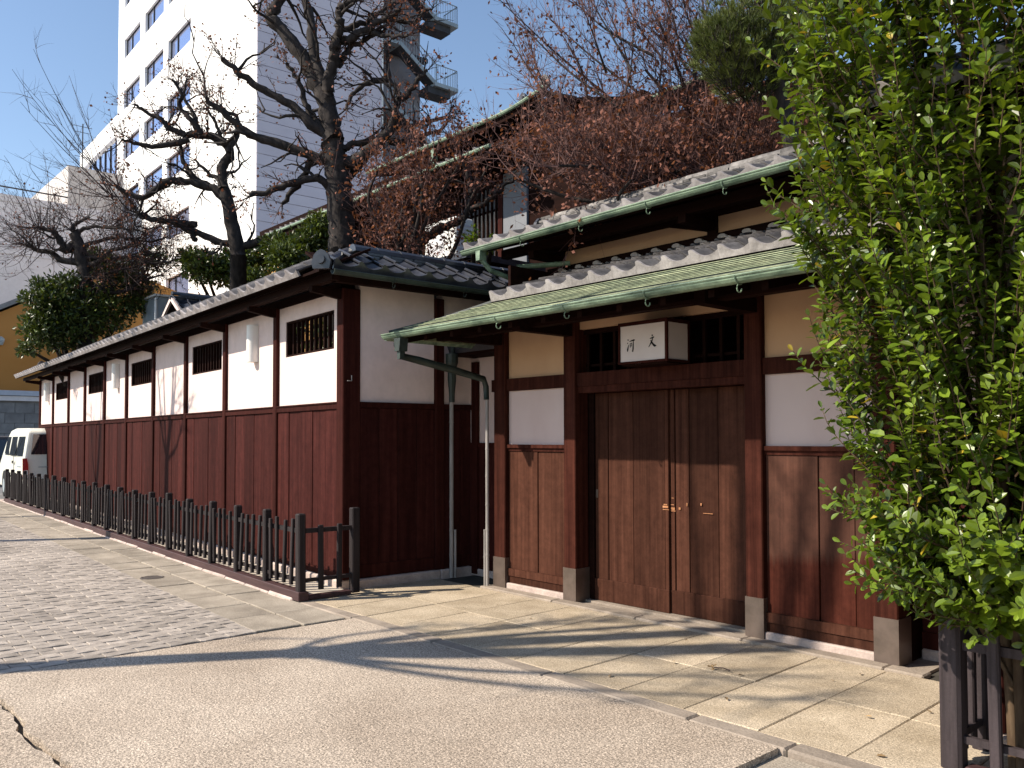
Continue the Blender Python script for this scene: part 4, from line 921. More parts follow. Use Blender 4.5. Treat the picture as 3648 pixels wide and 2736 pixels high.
cr = thing('parked_truck', 'small dark truck at the left edge facing the camera', 'truck', (-34.2, 6.15, -.06))
mb = MB(); mb.ext([(0, -.75, .35), (0.02, -.75, 1.0), (-.25, -.72, 1.75), (-1.4, -.72, 1.8), (-1.5, -.75, .35)], (0, 1.5, 0)); mb.build('cab', M['steeld'], cr)
mb = MB(); mb.ext([(.02, -.65, 1.05), (.02, .65, 1.05), (-.21, .6, 1.66), (-.21, -.6, 1.66)], (.012, 0, 0)); mb.build('windscreen', M['cglass'], cr)
MB().box(-3.3, -1.55, -.75, .75, .6, 1.1).build('load_bed', M['steel'], cr); MB().box(.03, .05, -.17, .17, .42, .6).build('number_plate', M['white'], cr)
for x in (-.5, -2.7):
    for s in (-1, 1): MB().ext([(x+.28*math.cos(q), s*.62-.08, .3+.28*math.sin(q)) for q in [2*math.pi*i/16 for i in range(16)]], (0, .16, 0)).build('wheel', M['rubber'], cr)
MB().box(.03, .045, -.72, -.45, .62, .8).build('headlamp', M['white'], cr); MB().box(.03, .045, .45, .72, .62, .8).build('headlamp', M['white'], cr)

# clipped hedge in the garden close behind the long wall, seen through its windows
def hedge():
    root = thing('hedge', 'dark hedge showing through the barred windows of the long wall', 'hedge', (-13, 6.3, 0)); lf = MB(); st = MB()
    for _ in range(5200):
        x = random.uniform(-5.4, 3.6); p = Vector((x, random.uniform(-.28, .28)-x*.059, random.uniform(.3, 3.5)+.25*math.sin(x*2.1)))
        d = rv0(); leaf_add0(st if False else lf, p, d, rv0()+Vector((0, -.5, .6)), .11*random.uniform(.7, 1.2))
    for k in range(16):
        x = -5.2+.57*k; st.tube([(x, -x*.059, -.05), (x+.1, -x*.059, 1.6), (x-.05, -x*.059, 3.1)], [.03, .025, .01], 5)
    st.build('stem_row', M['bark'], root, kind='stuff'); lf.build('foliage', M['gleaf'], root, kind='stuff')
def rv0(): return Vector((random.gauss(0, 1), random.gauss(0, 1), random.gauss(0, 1)))
def leaf_add0(mb, p, d, n, L):
    d = d.normalized(); s = n.cross(d).normalized(); mb.add([p, p+d*L*.5+s*L*.25, p+d*L, p+d*L*.5-s*L*.25], [(0, 3, 2), (0, 2, 1)])
hedge()

# ------------------------------------------------------------------ trees
def rv(s=1.0): return Vector((random.gauss(0, s), random.gauss(0, s), random.gauss(0, s)))
def smooth_path(pts, k=3):
    P = [Vector(p) for p in pts]; out = []
    for i in range(len(P)-1):
        a = P[max(i-1, 0)]; b = P[i]; c = P[i+1]; d = P[min(i+2, len(P)-1)]
        for j in range(k):
            t = j/k; out.append(.5*((2*b)+(c-a)*t+(2*a-5*b+4*c-d)*t*t+(3*b-a-3*c+d)*t*t*t))
    return out+[P[-1]]
def twig(mb, p, d, L, r, lev, tips=None, bend=.25, up=.15, n=4, sides=3, kids=(2, 4), shrink=.55):
    pts = [p.copy()]; d = d.normalized(); q = p.copy(); dirs = []
    for i in range(n):
        d = (d+rv(bend)*.6+Vector((0, 0, up))*.5).normalized(); q = q+d*(L/n); pts.append(q.copy()); dirs.append(d.copy())
    mb.tube(pts, [r*(1-.75*i/n) for i in range(n+1)], sides, cap=False)
    if tips is not None: tips += [(pts[-1], dirs[-1]), (pts[n//2], dirs[n//2])]
    if lev > 0:
        for _ in range(random.randint(*kids)):
            i = random.randint(1, n-1); sd = (dirs[i]+rv(.75)).normalized()
            twig(mb, pts[i], sd, L*shrink*random.uniform(.7, 1.2), r*.55, lev-1, tips, bend, up, max(2, n-1), sides, kids, shrink)
def leaf_poly(L, W):                                                   # folded oval leaf lying along +x
    o = [(0, 0, 0), (.26*L, .33*W, .05*L), (.58*L, .5*W, .07*L), (.86*L, .36*W, .02*L), (L, 0, -.05*L), (.86*L, -.36*W, .02*L), (.58*L, -.5*W, .07*L), (.26*L, -.33*W, .05*L)]
    return o, [(0, 4, 3, 2, 1), (0, 7, 6, 5, 4)]
def leaf_add(mb, p, d, nrm, L, W, simple=False):
    d = d.normalized(); s = nrm.cross(d)
    if s.length < 1e-3: s = Vector((1, 0, 0)).cross(d)
    s.normalize(); u = d.cross(s)
    if simple:
        mb.add([p, p+d*L*.5+s*W*.5+u*.06*L, p+d*L, p+d*L*.5-s*W*.5+u*.06*L], [(0, 3, 2), (0, 2, 1)])
    else:
        o, f = leaf_poly(L, W); mb.add([p+d*a+s*b+u*c for a, b, c in o], f)
def limbs_to_tree(name, label, limbs, depth, leaf_m=None, nleaf=0, twl=(.35, .8), dens=1.0, twm='twig', lev=2, dwob=.12, up=.15, group=None, leaf_size=.05, tip_burst=5, gnarl=1.6):
    first = limbs[0]; base = at(*px(first[0], *first[2][0]), depth)
    root = thing(name, label, 'tree', (base.x, base.y, 0), 0, group)
    off = Vector((base.x, base.y, 0))
    tk = MB(); tips = []; tw_ = MB()
    g = Vector((base.x, base.y, -.05)); tk.tube([g, g+Vector((.02, 0, base.z*.5)), base], [first[1][0]*1.35, first[1][0]*1.1, first[1][0]], 10)
    for li, (cr_, rr, pl) in enumerate(limbs):
        n = len(pl); dd = depth+ (random.uniform(-.5, .5)*dwob*4 if li else 0); pts = []
        slope = random.uniform(-1, 1)*dwob*3
        for i, q in enumerate(pl):
            dep = depth if (li == 0) else depth+slope*i/max(1, n-1)
            pts.append(at(*px(cr_, *q), dep))
        sp = smooth_path(pts, 4); m_ = len(sp)
        sp = [p+rv(.012)*(1 if 0 < i < m_-1 else 0) for i, p in enumerate(sp)]
        rad = [max(.006, (rr[0]+(rr[1]-rr[0])*i/(m_-1))*(random.uniform(.88, 1.16) if li else random.uniform(.97, 1.03))) for i in range(m_)]
        tk.tube(sp, rad, 8 if rr[0] > .05 else 6)
        Ltot = sum((sp[i+1]-sp[i]).length for i in range(m_-1))
        if li:
            for _ in range(int(Ltot*gnarl+.5)):                        # crooked side limbs
                i = random.randint(2, m_-1); d = (sp[i]-sp[i-1]).normalized()
                twig(tk, sp[i], d*.35+rv(.75)+Vector((0, 0, .25)), random.uniform(.45, 1.0), min(rad[i]*.55, .032), 1, tips, bend=.5, up=.1, n=6, sides=5, kids=(2, 3), shrink=.6)
        nt_ = int(Ltot*dens*(3.2 if li else .6))
        for _ in range(nt_):
            i = random.randint(max(1, int(m_*.25)) if li else m_//2, m_-1); d = (sp[i]-sp[i-1]).normalized()
            twig(tw_, sp[i], (d*.4+rv(.8)+Vector((0, 0, .3))), random.uniform(*twl), max(.0045, min(rad[i]*.35, .012)), lev, tips, up=up)
        for _ in range(tip_burst): twig(tw_, sp[-1], ((sp[-1]-sp[-2]).normalized()+rv(.6)), random.uniform(*twl), .008, lev, tips, up=up)
    tk.build('trunk', M['bark'], root, True, off=off)
    cr = tw_.build('crown', M[twm], root, off=off)
    if leaf_m and nleaf:
        lf = MB()
        for _ in range(nleaf):
            p, d = random.choice(tips); p = p+rv(.05); leaf_add(lf, p, rv()+Vector((0, 0, -.4)), rv(), leaf_size*random.uniform(.6, 1.3), leaf_size*random.uniform(.5, .9), True)
        lf.build('leaves', M[leaf_m], cr, off=off, kind='stuff')
    return root

T1 = [('h', (.215, .17), [(490, 860), (478, 700), (470, 560), (455, 400), (440, 250), (425, 130), (400, 20)]),
      ('c1', (.15, .07), [(2170, 920), (2140, 800), (2110, 640), (2050, 540), (1985, 400), (1850, 220), (1765, 130), (1775, 50), (1850, -30)]),
      ('c1', (.09, .05), [(2100, 560), (2050, 430), (2030, 250), (2010, 120), (1985, 20), (1960, -60)]),
      ('c1', (.08, .035), [(2150, 880), (2060, 840), (1900, 690), (1780, 620), (1650, 550), (1540, 460), (1440, 380)]),
      ('c1', (.085, .035), [(2170, 1050), (2110, 1030), (1900, 965), (1700, 900), (1560, 830), (1440, 720), (1340, 650)]),
      ('c1', (.06, .025), [(2120, 860), (2060, 800), (1990, 700), (1950, 560), (1900, 470), (1860, 410)]),
      ('t', (.10, .045), [(60, 1000), (40, 850), (100, 650), (120, 500), (140, 370), (170, 240), (150, 120), (200, 50), (330, -10)]),
      ('t', (.07, .03), [(130, 400), (260, 385), (430, 290), (560, 215), (690, 150), (760, 90)]),
      ('t', (.05, .02), [(170, 300), (330, 250), (480, 195), (560, 120), (680, 50), (760, -20)]),
      ('t', (.045, .02), [(370, 300), (480, 315), (600, 350), (720, 360), (840, 345)]),
      ('t', (.035, .012), [(680, 180), (780, 215), (900, 225), (950, 170), (1010, 100), (1085, 80)]),
      ('t', (.055, .025), [(150, 650), (220, 540), (270, 480), (400, 400), (520, 330), (610, 280)]),
      ('t', (.10, .05), [(250, 1600), (400, 1540), (560, 1390), (690, 1240), (720, 1100), (750, 980)]),
      ('t', (.05, .025), [(750, 980), (840, 920), (940, 800), (1030, 690)]),
      ('t', (.05, .02), [(750, 980), (720, 870), (650, 780), (640, 640), (630, 500)]),
      ('t', (.05, .02), [(660, 780), (540, 790), (430, 830), (310, 910), (250, 1010), (230, 1080)]),
      ('t', (.05, .02), [(690, 1240), (850, 1240), (1000, 1200), (1200, 1155)]),
      ('t', (.045, .015), [(640, 1400), (870, 1380), (1050, 1310), (1180, 1270), (1230, 1200)]),
      ('t', (.06, .03), [(200, 1480), (300, 1420), (450, 1390), (560, 1350), (610, 1300)]),
      ('h', (.05, .03), [(520, 220), (600, 190), (680, 120), (760, 40), (860, -10)]),
      ('h', (.07, .04), [(450, 320), (540, 280), (620, 200), (700, 110)]),
      ('d', (.07, .03), [(720, 330), (680, 350), (640, 400), (610, 440)]),
      ('c1', (.07, .035), [(2140, 1210), (2050, 1150), (1900, 1190), (1760, 1230), (1620, 1270)]),
      ('h', (.11, .06), [(850, 870), (840, 780), (770, 640), (765, 560), (790, 470)]),
      ('h', (.085, .04), [(860, 790), (980, 815), (1100, 800), (1220, 720), (1300, 670), (1420, 620), (1490, 530), (1500, 420), (1530, 330)]),
      ('h', (.05, .02), [(1480, 560), (1580, 510), (1680, 440), (1760, 360), (1860, 290)]),
      ('h', (.05, .02), [(1500, 400), (1480, 300), (1440, 180), (1400, 60)])]
limbs_to_tree('pruned_maple', 'big bare knobbly pruned tree rising behind the wall corner', T1, 12.5, 'mleaf', 2600, (.2, .5), 1.4, lev=2, leaf_size=.05, tip_burst=4)
T2 = [('c1', (.15, .11), [(1545, 1660), (1510, 1480), (1480, 1330), (1450, 1230)]),
      ('c1', (.10, .06), [(1450, 1230), (1440, 1100), (1490, 990), (1430, 910), (1300, 870), (1190, 880)]),
      ('c1', (.06, .025), [(1200, 880), (1110, 830), (1040, 770), (940, 720), (880, 680)]),
      ('c1', (.06, .025), [(1300, 870), (1240, 780), (1160, 690), (1180, 610), (1120, 520)]),
      ('c1', (.05, .02), [(1280, 860), (1260, 740), (1190, 630), (1210, 520)]),
      ('c1', (.06, .02), [(1220, 900), (1080, 940), (950, 945), (850, 920), (790, 905)]),
      ('c1', (.085, .04), [(1470, 1290), (1350, 1210), (1200, 1180), (1090, 1170), (1020, 1210), (960, 1265), (880, 1275), (760, 1210)]),
      ('c1', (.05, .02), [(1490, 960), (1440, 900), (1400, 800), (1340, 700)]),
      ('c1', (.06, .02), [(1480, 980), (1540, 850), (1530, 760), (1430, 700), (1340, 650)]),
      ('c1', (.05, .02), [(1420, 1170), (1340, 1110), (1270, 1040)]),
      ('c1', (.06, .03), [(1400, 1220), (1300, 1180), (1240, 1130), (1190, 1050), (1170, 950)]),
      ('k', (.06, .02), [(1936, 830), (1750, 800), (1500, 790), (1380, 740), (1300, 650)]),
      ('k', (.05, .02), [(1936, 980), (1850, 890), (1700, 800)]),
      ('c1', (.075, .04), [(1680, 1560), (1560, 1600), (1400, 1560), (1260, 1500), (1100, 1440), (980, 1420), (900, 1390)])]
limbs_to_tree('pruned_maple', 'smaller bare pruned tree in front of the white tower face', T2, 15.5, 'mleaf', 1500, (.25, .65), 1.8, lev=2, leaf_size=.055, tip_burst=5)
# wide bare tree with long arching shoots at the left
T3 = [('k', (.17, .12), [(860, 1460), (840, 1300), (800, 1150), (770, 1010), (730, 900)]),
      ('k', (.10, .04), [(740, 1010), (650, 1090), (600, 1000), (540, 910), (470, 880), (380, 860)]),
      ('k', (.09, .04), [(800, 1200), (620, 1180), (500, 1110), (380, 1080), (260, 1030)]),
      ('k', (.06, .03), [(740, 900), (720, 860), (770, 810), (860, 770)]),
      ('k', (.07, .03), [(820, 1230), (950, 1200), (1080, 1100), (1250, 1050), (1330, 1040)]),
      ('k', (.06, .02), [(860, 1330), (930, 1350), (1060, 1310), (1230, 1260)]),
      ('k', (.06, .02), [(900, 1420), (1080, 1500), (1250, 1470), (1400, 1380), (1580, 1330)]),
      ('k', (.05, .02), [(760, 1290), (830, 1350), (930, 1340)]),
      ('k', (.05, .02), [(780, 900), (900, 850), (1050, 860), (1250, 870), (1400, 900)]),
      ('k', (.05, .02), [(800, 1050), (1000, 980), (1200, 960), (1450, 1000), (1620, 960)]),
      ('k', (.05, .02), [(830, 1150), (1050, 1170), (1300, 1150), (1500, 1210), (1700, 1180)])]
r3 = limbs_to_tree('bare_tree', 'wide bare tree with long arching shoots over the far end of the wall', T3, 20.2, 'mleaf', 1500, (.5, 1.3), 4.5, lev=2, leaf_size=.055, tip_burst=12)
sh = MB(); o3 = Vector(r3.location)
def shoot(a, c, b, dep0, dep1, r=.011):
    P = [at(*px('k', *a), dep0), at(*px('k', *c), (dep0+dep1)/2), at(*px('k', *b), dep1)]
    pts = [P[0]*(1-t)**2+P[1]*2*t*(1-t)+P[2]*t*t for t in [i/9 for i in range(10)]]
    sh.tube(pts, [r*(1-.7*i/9) for i in range(10)], 4, False)
    for _ in range(3): i = random.randint(3, 8); twig(sh, pts[i], (pts[i]-pts[i-1])+rv(.12), random.uniform(.3, .8), .006, 1)
for b, c in (((40, 150), (270, 450)), ((-60, 700), (150, 900)), ((30, 400), (180, 700)), ((-80, 860), (150, 1050)), ((120, 520), (300, 700)), ((300, 480), (380, 700)), ((190, 330), (320, 640)), ((480, 560), (460, 760)), ((420, 140), (560, 500)), ((560, 650), (520, 800)),
             ((-50, 1000), (150, 1100)), ((-40, 1180), (150, 1220)), ((60, 1250), (250, 1230)), ((-60, 590), (180, 830)), ((250, 600), (360, 760)), ((380, 560), (420, 740)), ((640, 640), (600, 780)), ((-90, 780), (120, 960))):
    s_ = random.choice(((380, 860), (470, 880), (260, 1030), (540, 910), (380, 1080))); shoot(s_, c, b, 20.2, 20.2+random.uniform(-1.2, 1.2))
for b, c in (((500, 130), (900, 560)), ((400, 250), (760, 560)), ((220, 330), (640, 560)), ((120, -700), (560, -40)), ((390, -480), (540, -40)), ((680, -640), (900, -50)), ((480, -300), (760, 20)), ((330, -900), (600, -300)), ((430, -180), (800, 250)), ((560, -420), (820, 100)), ((200, -380), (600, 100)), ((760, 250), (980, 500)), ((900, 120), (1010, 420)), ((660, 270), (950, 600)), ((840, 640), (1000, 700)), ((1040, -50), (1060, 250))):
    shoot((random.choice((1160, 1230, 1120)), random.choice((450, 590, 560))), c, b, 15.5, 15.5+random.uniform(-1, 1), .010)
sh.build('shoots', M['twig'], r3, off=o3, kind='stuff')

# broad leaved evergreens behind the wall
def evergreen(name, label, cx, cy, dep, clumps, n, size, m='gleaf', back=1.6):
    c = at(*px('d', cx, cy), dep+back); root = thing(name, label, 'tree', (c.x, c.y, 0)); off = Vector((c.x, c.y, 0))
    tk = MB(); tk.tube([(c.x, c.y, -.05), (c.x+.05, c.y, c.z*.5), (c.x, c.y+.05, c.z)], [.14, .11, .06], 8)
    lf = MB()
    tot = sum(a[2]*a[3] for a in clumps)
    for (x, y, rx, ry, dd) in clumps:
        q = at(*px('d', x, y), dep+dd); k = dep/FPX*3648/2212; RX, RZ = rx*k, ry*k
        tk.tube([(c.x, c.y, c.z*.55), (c.x*.5+q.x*.5, c.y*.5+q.y*.5, c.z*.35+q.z*.5), q], [.07, .05, .02], 6)
        for _ in range(int(n*rx*ry/tot)):
            v = rv().normalized()*(random.random()**.45)*random.uniform(.75, 1.18); p = q+Vector((v.x*RX, v.y*RX, v.z*RZ)); d = (v*.6+rv(.6)+Vector((0, 0, .15)))
            leaf_add(lf, p, d, rv()+Vector((0, 0, 1.2)), size*random.uniform(.7, 1.3), size*.45*random.uniform(.7, 1.2), True)
    tk.build('trunk', M['bark'], root, True, off=off); lf.build('crown', M[m], root, off=off, kind='stuff')
    return root
evergreen('camellia', 'dark leafy evergreen above the far end of the wall', 170, 700, 19.7, [(105, 655, 46, 40, 0), (90, 715, 40, 45, -.3), (150, 700, 60, 60, .3), (215, 670, 70, 60, .8), (150, 620, 50, 30, .5), (300, 640, 40, 50, 1.2), (75, 690, 22, 16, -.2), (60, 645, 18, 12, 0), (85, 615, 20, 14, 0), (60, 755, 20, 14, -.3), (260, 590, 60, 35, .9), (200, 560, 40, 25, .9), (330, 560, 36, 26, 1.2)], 13000, .13)
evergreen('camellia', 'leafy evergreen behind the small tiled gable', 500, 590, 20.0, [(440, 575, 45, 36, 0), (500, 580, 50, 45, .4), (560, 560, 40, 35, .8), (540, 610, 45, 30, 0), (410, 560, 25, 20, 0)], 6500, .14)
evergreen('camellia', 'leafy evergreen beside the pruned tree trunk', 640, 560, 14.5, [(620, 560, 45, 35, 0), (660, 530, 40, 35, .4), (600, 530, 35, 25, .4), (690, 500, 35, 40, .6)], 4200, .11)
evergreen('nandina', 'small yellow green bush beside the shoji window', 1030, 535, 11.0, [(1020, 515, 16, 26, 0), (1044, 535, 14, 14, .2), (1062, 525, 8, 20, .2)], 170, .08, 'bleaf')

# ------------------------------------------------------------------ maple with withered leaves behind the gate roof
def maple(label, base_px, targets, shoots, nleaf, ntw, sep):
    base = at(*base_px); root = thing('maple_tree', label, 'tree', (base.x, base.y, 0)); off = Vector((base.x, base.y, 0))
    tk = MB(); tw_ = MB(); tips = []
    tk.tube([(base.x, base.y, -.05), (base.x-.1, base.y+.05, 2.0), (base.x, base.y, base.z-.6)], [.17, .14, .12], 9)
    b0 = Vector((base.x, base.y, base.z-.6))
    for (x, y, d) in targets:
        e = at(x, y, d); mid = b0.lerp(e, .5)+Vector((0, 0, -.15))+rv(.15)
        sp = smooth_path([b0+rv(.05), b0.lerp(mid, .5)+rv(.08), mid, mid.lerp(e, .5)+rv(.1), e], 4); m_ = len(sp)
        rad = [.055+(.014-.055)*i/(m_-1) for i in range(m_)]; tk.tube(sp, rad, 6)
        for _ in range(ntw):
            i = random.randint(m_//3, m_-1); dd = (sp[i]-sp[i-1]).normalized()
            twig(tw_, sp[i], dd*.5+rv(.7)+Vector((-.15, -.1, .45)), random.uniform(.45, 1.0), .008, 2, tips, up=.28, kids=(2, 4), shrink=.6)
    for (ax, ay, bx, by) in shoots:                                    # long straight shoots into the sky
        a = at(ax, ay, base_px[2]+random.uniform(-.6, .6)); b = at(bx, by, base_px[2]+random.uniform(-.8, .8)); c = a.lerp(b, .5)+Vector((0, 0, -.06))+rv(.05)
        sp = smooth_path([a, c, b], 5); tk.tube(sp, [.018-.013*i/(len(sp)-1) for i in range(len(sp))], 4, False)
        for _ in range(13):
            i = random.randint(2, len(sp)-1); twig(tw_, sp[i], (sp[i]-sp[i-1]).normalized()+rv(.35)+Vector((0, 0, .2)), random.uniform(.3, .75), .0065, 2, tips, up=.2, kids=(1, 3))
    tk.build('trunk', M['bark'], root, True, off=off); cr = tw_.build('crown', M['mtwig'], root, off=off)
    lf = MB(); low = []
    for (p, d) in tips:
        v = np.array(p)-EYEP; dep = v@FWD; yy = PY-FPX*(v@UP)/dep; xx = PX+FPX*(v@RIGHT)/dep
        low.append(1.0 if yy > sep-(xx-1900)*.16 else .3)
    low = np.array(low); low /= low.sum(); idx = np.random.choice(len(tips), nleaf, p=low)
    for i in idx:
        p, d = tips[int(i)]; leaf_add(lf, p+rv(.05), rv()+Vector((0, 0, -.6)), rv(), .056*random.uniform(.45, 1.4), .042*random.uniform(.6, 1.2), True)
    lf.build('leaves', M['mleaf'], cr, off=off, kind='stuff')
maple('wide maple tree with withered red brown leaves behind the gate roof', (2560, 560, 10.2),
      [(1900, 560, 10.6), (2050, 480, 9.8), (2250, 420, 10.8), (2400, 330, 9.8), (2500, 200, 10.5), (2350, 520, 9.2), (2150, 620, 9.4), (1850, 640, 9.9), (2600, 250, 9.9), (2300, 250, 10.2), (2620, 500, 9.6), (2720, 420, 10.4), (2450, 600, 9.4), (1990, 590, 9.0), (2120, 500, 10.9), (2750, 520, 9.8), (2250, 640, 9.0), (2560, 640, 9.2), (2680, 640, 9.4), (2150, 330, 10.2), (2380, 150, 10.4), (2480, 60, 10.0), (2560, 120, 10.6), (1960, 470, 10.4)],
      ((2200, 380, 1860, 90), (2150, 330, 1800, 20), (2300, 350, 1960, 70), (2000, 420, 1890, 170), (2330, 200, 2050, 10), (2400, 250, 2190, -60), (2450, 250, 2270, -80), (2250, 300, 2160, 20), (2100, 400, 2000, 120), (2350, 300, 2400, -80), (2500, 200, 2480, -90), (2550, 250, 2620, -60), (2200, 420, 2260, 40), (2050, 420, 1900, 230), (2000, 400, 1830, 160), (2450, 330, 2330, 30), (1960, 470, 1880, 280), (2250, 250, 2080, -40), (2420, 180, 2340, -60), (2160, 260, 2090, 60), (2480, 140, 2420, -90)), 14500, 28, 400)
maple('smaller leafy maple in front of the dark main house', (1400, 900, 11.8), [(1350, 600, 11.6), (1450, 560, 11.8), (1560, 540, 11.3), (1650, 560, 11.6), (1600, 640, 11.2), (1450, 680, 11.4), (1340, 700, 11.8), (1740, 590, 11.6), (1500, 610, 11.2)], (), 3600, 15, 0)

# ------------------------------------------------------------------ pine pad
def pine():
    c = at(2700, 130, 8.8); root = thing('pine_tree', 'rounded dark green pine pad above the gate roof', 'tree', (c.x+.3, c.y+.25, 0)); off = Vector((c.x+.3, c.y+.25, 0))
    tk = MB(); tk.tube([off+Vector((0, 0, -.05)), off+Vector((.1, .05, 2.5)), off+Vector((-.05, 0, 4.6)), c+Vector((.1, .1, -.2))], [.16, .13, .1, .05], 8)
    nd = MB()
    pads = [(2690, 105, .62, .42, 0, 520), (2600, 175, .42, .36, -.15, 330), (2560, 130, .26, .22, -.2, 130), (2740, 190, .52, .40, .05, 420), (2830, 90, .6, .5, .2, 420), (2680, 265, .46, .24, 0, 260), (2900, 10, .66, .5, .3, 300)]
    for (x, y, rx, rz, dd, cnt) in pads:
        q = at(x, y, 8.8+dd); tk.tube([c+Vector((.1, .1, -.3)), q+Vector((0, 0, -.1))], [.05, .02], 6)
        for _ in range(cnt):
            v = rv().normalized()
            s_ = random.uniform(.62, 1.0); p = q+Vector((v.x*rx*s_, v.y*rx*s_, v.z*rz*s_)); ax = (v*.7+Vector((0, -.1, 1.0))).normalized()
            tk.tube([p-ax*.10, p], .004, 3, False)
            for _ in range(26):
                d = (ax+rv(.42)).normalized(); L = random.uniform(.07, .125); s = d.cross(rv()).normalized()*.0028
                nd.add([p+s, p-s, p+d*L], [(0, 1, 2)])
    tk.build('trunk', M['bark'], root, True, off=off); nd.build('crown', M['needle'], root, off=off, kind='stuff')
pine()

# ------------------------------------------------------------------ leafy evergreen in front on the right
def bush():
    B = Vector((-1.36, 4.50, 0))
    root = thing('privet_tree', 'tall leafy glossy green evergreen in front on the right', 'tree', B)
    tk = MB(); sm = MB(); leaves = []
    # outline: distance of the crown's left edge from the axis by height
    prof = [(.84, .04), (.98, .20), (1.2, .40), (1.4, .54), (1.7, .64), (2.0, .70), (2.4, .74), (2.7, .82), (3.0, .90), (3.4, .93), (3.8, .9), (4.3, .8), (4.9, .6), (5.3, .3)]
    def rad(z): return float(np.interp(z, [p[0] for p in prof], [p[1] for p in prof]))
    stems = []
    for k in range(7):
        a = 2*math.pi*k/7; top = Vector((.55*math.cos(a), .22*math.sin(a)-.2, 4.3+random.uniform(-.5, .5)))
        pts = smooth_path([(.06*math.cos(a), .05*math.sin(a), -.05), (.1*math.cos(a), .06*math.sin(a)-.03, .8), (.3*math.cos(a), .12*math.sin(a)-.12, 2.2), top], 4)
        tk.tube(pts, [.03-.022*i/(len(pts)-1) for i in range(len(pts))], 6); stems.append(pts)
    tk.tube(smooth_path([(.05, -.05, .25), (-.14, -.08, .62), (-.32, -.12, .98), (-.42, -.14, 1.25)], 4), [.012]*13, 5)
    def shoot(p, d, L):
        n = 6; q = p.copy(); pts = [q.copy()]; ds = []
        for i in range(n):
            d = (d+rv(.10)+Vector((0, 0, .10))).normalized(); q = q+d*(L/n); pts.append(q.copy()); ds.append(d.copy())
        sm.tube(pts, [.0044-.0028*i/n for i in range(n+1)], 4, False)
        m_ = int(L/.020)
        ph = random.uniform(0, 6)
        for j in range(m_):
            t = .06+.94*j/m_; i = min(n-1, int(t*n)); pp = pts[i].lerp(pts[i+1], t*n-i); dd = ds[i]
            a = ph+j*2.4; s = dd.cross(Vector((0, .2, 1)) if abs(dd.z) < .9 else Vector((1, 0, 0))).normalized(); o = (s*math.cos(a)+dd.cross(s)*math.sin(a))
            ld = (dd*random.uniform(.15, .9)+o*.9+rv(.18)+Vector((0, 0, random.uniform(-.25, .15)))).normalized()
            leaves.append((pp, ld, (dd*1.0+Vector((0, -.25, .5))+rv(.25)), random.choice((.04, .055, .06, .068, .075, .085))*random.uniform(.85, 1.1)*(.75 if t > .88 else 1)))
        leaves.append((pts[-1], ds[-1], Vector((0, -1, .4))+rv(.3), .04))
    N = 1750; c = 0
    while c < N:
        z = random.uniform(.88, 4.9); r_ = rad(z); a = random.uniform(0, 2*math.pi); f = random.random()**.45
        ry = min(.62, r_*.66)
        p = Vector((math.cos(a)*r_*f, math.sin(a)*ry*f-.28, z-.15))
        if p.y > .16 and z < 3.9: p.y = random.uniform(-.6, .1)
        if p.x > .62: continue
        d = Vector((math.cos(a)*f*.6, math.sin(a)*f*.45-.12, .8)) if z > 1.35 else Vector((math.cos(a)*f*.9-.25, math.sin(a)*.5-.2, .25))
        shoot(p, (d+rv(.2)).normalized(), random.uniform(.26, .55)); c += 1
    for (x, z, dx, dz, L) in ((-.72, 2.0, -.9, .5, .36), (-.7, 2.2, -.8, .6, .3), (-.85, 2.62, -.95, .15, .3), (-.7, 1.5, -.6, .75, .3), (-.62, 1.36, -.8, .5, .26), (-.45, .98, -.9, .2, .22), (-.85, 3.2, -.5, .85, .45), (-.82, 3.45, -.4, .85, .4), (-.32, 1.08, -.75, -.3, .22)):
        shoot(Vector((x+.12, -.35, z)), Vector((dx, -.15, dz)), L)
    tk.build('trunk', M['stem'], root, True); sm.build('shoots', M['stem'], root, kind='stuff')
    # the 300 leaves that show largest are single leaves
    Bv = np.array(B)
    def score(l):
        v = np.array(l[0])+Bv-EYEP; d = v@FWD; x = PX+FPX*(v@RIGHT)/d; y = PY-FPX*(v@UP)/d
        if not (0 < x < 3640 and 0 < y < 2730): return -1
        return l[3]/np.linalg.norm(v)*(1 if l[0].y < -.3 else .5)
    leaves.sort(key=score, reverse=True)
    me = []
    for w_ in (.5, .58, .66):
        o, f = leaf_poly(1.0, w_); me.append(MB().add(o, f).mesh('leaf', M['bleaf']))
    o, f = leaf_poly(1.0, .5); mey = MB().add(o, f).mesh('leaf', M['bleafy'])
    for k, (p, d, nn, L) in enumerate(leaves[:300]):
        d = d.normalized(); s = nn.cross(d).normalized(); u = d.cross(s)
        piece('leaf', mey if k % 29 == 7 else random.choice(me), root, mat=basis(d, s, u, p) @ Matrix.Diagonal((L, L, L, 1)))
    lf = MB(); ly = MB()
    for (p, d, nn, L) in leaves[300:]: leaf_add(ly if random.random() < .012 else lf, p, d, nn, L, L*random.uniform(.46, .68))
    lf.build('foliage', M['bleaf'], root, kind='stuff'); ly.build('yellow_foliage', M['bleafy'], root, kind='stuff')
    return len(leaves)
print('bush leaves', bush())

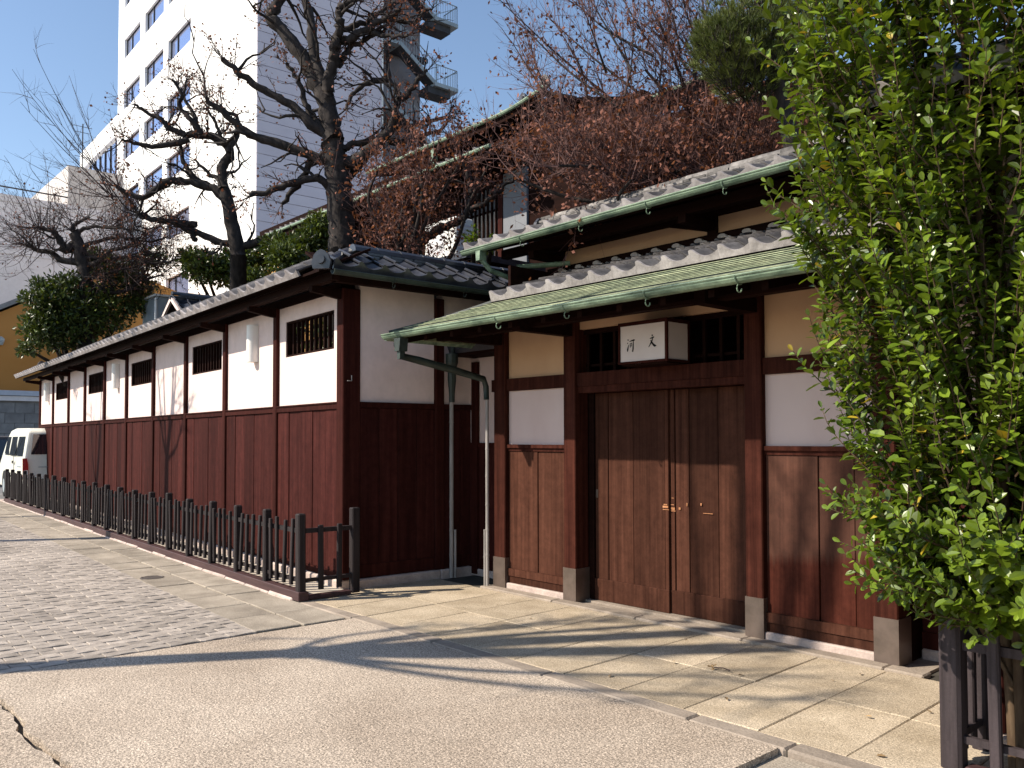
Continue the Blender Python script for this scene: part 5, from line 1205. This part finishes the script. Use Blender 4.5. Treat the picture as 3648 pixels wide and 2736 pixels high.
# ------------------------------------------------------------------ street trees beside the road, whose shadows cross the paving
def street_tree(label, x, y, fork, limbs, r=.11, lean=(0, 0)):
    root = thing('street_tree', label, 'tree', (x, y, 0), 0, 'bare street trees along the road')
    tk = MB(); tw_ = MB(); f = Vector((lean[0], lean[1], fork))
    tk.tube(smooth_path([(0, 0, -.05), (lean[0]*.3+.04, lean[1]*.3, fork*.4), (lean[0]*.7-.03, lean[1]*.7, fork*.75), f], 4), [r*(1-.35*i/12) for i in range(13)], 9)
    for (dx, dy, dz, rr) in limbs:
        e = f+Vector((dx, dy, dz)); mid = f.lerp(e, .5)+Vector((dx*.12, dy*.12, -.1))
        sp = smooth_path([f, mid, e], 5); m_ = len(sp); tk.tube(sp, [rr*(1-.65*i/(m_-1)) for i in range(m_)], 6)
        for _ in range(5): i = random.randint(m_//2, m_-1); twig(tw_, sp[i], (sp[i]-sp[i-1]).normalized()+rv(.5), random.uniform(.4, .9), .018, 1, up=.1)
        for _ in range(3): twig(tw_, sp[-1], (sp[-1]-sp[-2]).normalized()+rv(.5), random.uniform(.3, .7), .02, 1, up=.1)
    tk.build('trunk', M['bark'], root, True); tw_.build('crown', M['twig'], root)
street_tree('bare street tree whose shadow crosses the driveway to the gate', -8.62, -1.95, 4.5, [(.7, .2, 1.5, .07), (-.5, .3, 1.7, .06), (.35, -.6, 2.2, .06), (-.1, .9, 1.4, .05), (1.3, -.3, 1.9, .06), (1.0, .6, 2.6, .05), (-.9, -.3, 1.3, .05), (.4, .3, 3.0, .06), (1.6, -.9, 2.4, .05), (.25, .2, 4.4, .18), (.95, .1, 4.0, .10), (1.5, .5, 3.6, .09), (-.3, .2, 3.9, .08), (2.0, 1.6, 2.4, .09)], .19, (.1, .05))
street_tree('bare street tree whose shadow climbs the plaster wall', -16.2, 1.35, 4.6, [(.5, .1, 1.6, .06), (-.6, 0, 1.5, .05), (.15, -.3, 2.3, .06), (-.25, .2, 2.1, .05), (.9, 0, .7, .04)], .16)
street_tree('bare street tree nearest the far end of the fence', -21.4, 1.2, 4.4, [(.5, .1, 1.6, .06), (-.6, 0, 1.5, .05), (.15, -.3, 2.3, .06)], .11)

# ------------------------------------------------------------------ leaf litter
def litter(n, reg, label, nm):
    root = None
    for k in range(n):
        x, y = random.uniform(reg[0], reg[1]), random.uniform(reg[2], reg[3]); L = random.uniform(.025, .05)
        mb = MB(); a = random.uniform(0, 6.3); d = Vector((math.cos(a), math.sin(a), random.uniform(-.1, .25))); leaf_add(mb, Vector((0, 0, .006)), d, Vector((0, 0, 1))+rv(.3), L, L*.5)
        o = mb.build(nm, M['litter']); o.location = (x, y, .004); tag(o, label, 'leaf', 'fallen leaves on the forecourt slabs')
litter(16, (-6.4, -1.9, 4.1, 5.7), 'tiny dry fallen leaf lying on the forecourt slabs', 'fallen_leaf')
tg = thing('fallen_twig', 'small dry twig with a seed head lying in front of the door', 'twig', (-3.42, 4.93, .008))
mb = MB(); mb.tube([(0, 0, .01), (.06, .02, .015), (.12, .01, .012)], .004, 5); mb.build('stem', M['twig'], tg); mb = MB()
for _ in range(9): leaf_add(mb, Vector((-.01, 0, .012))+rv(.008), rv()+Vector((-.5, 0, .4)), rv(), .03, .014)
mb.build('seed_head', M['litter'], tg)
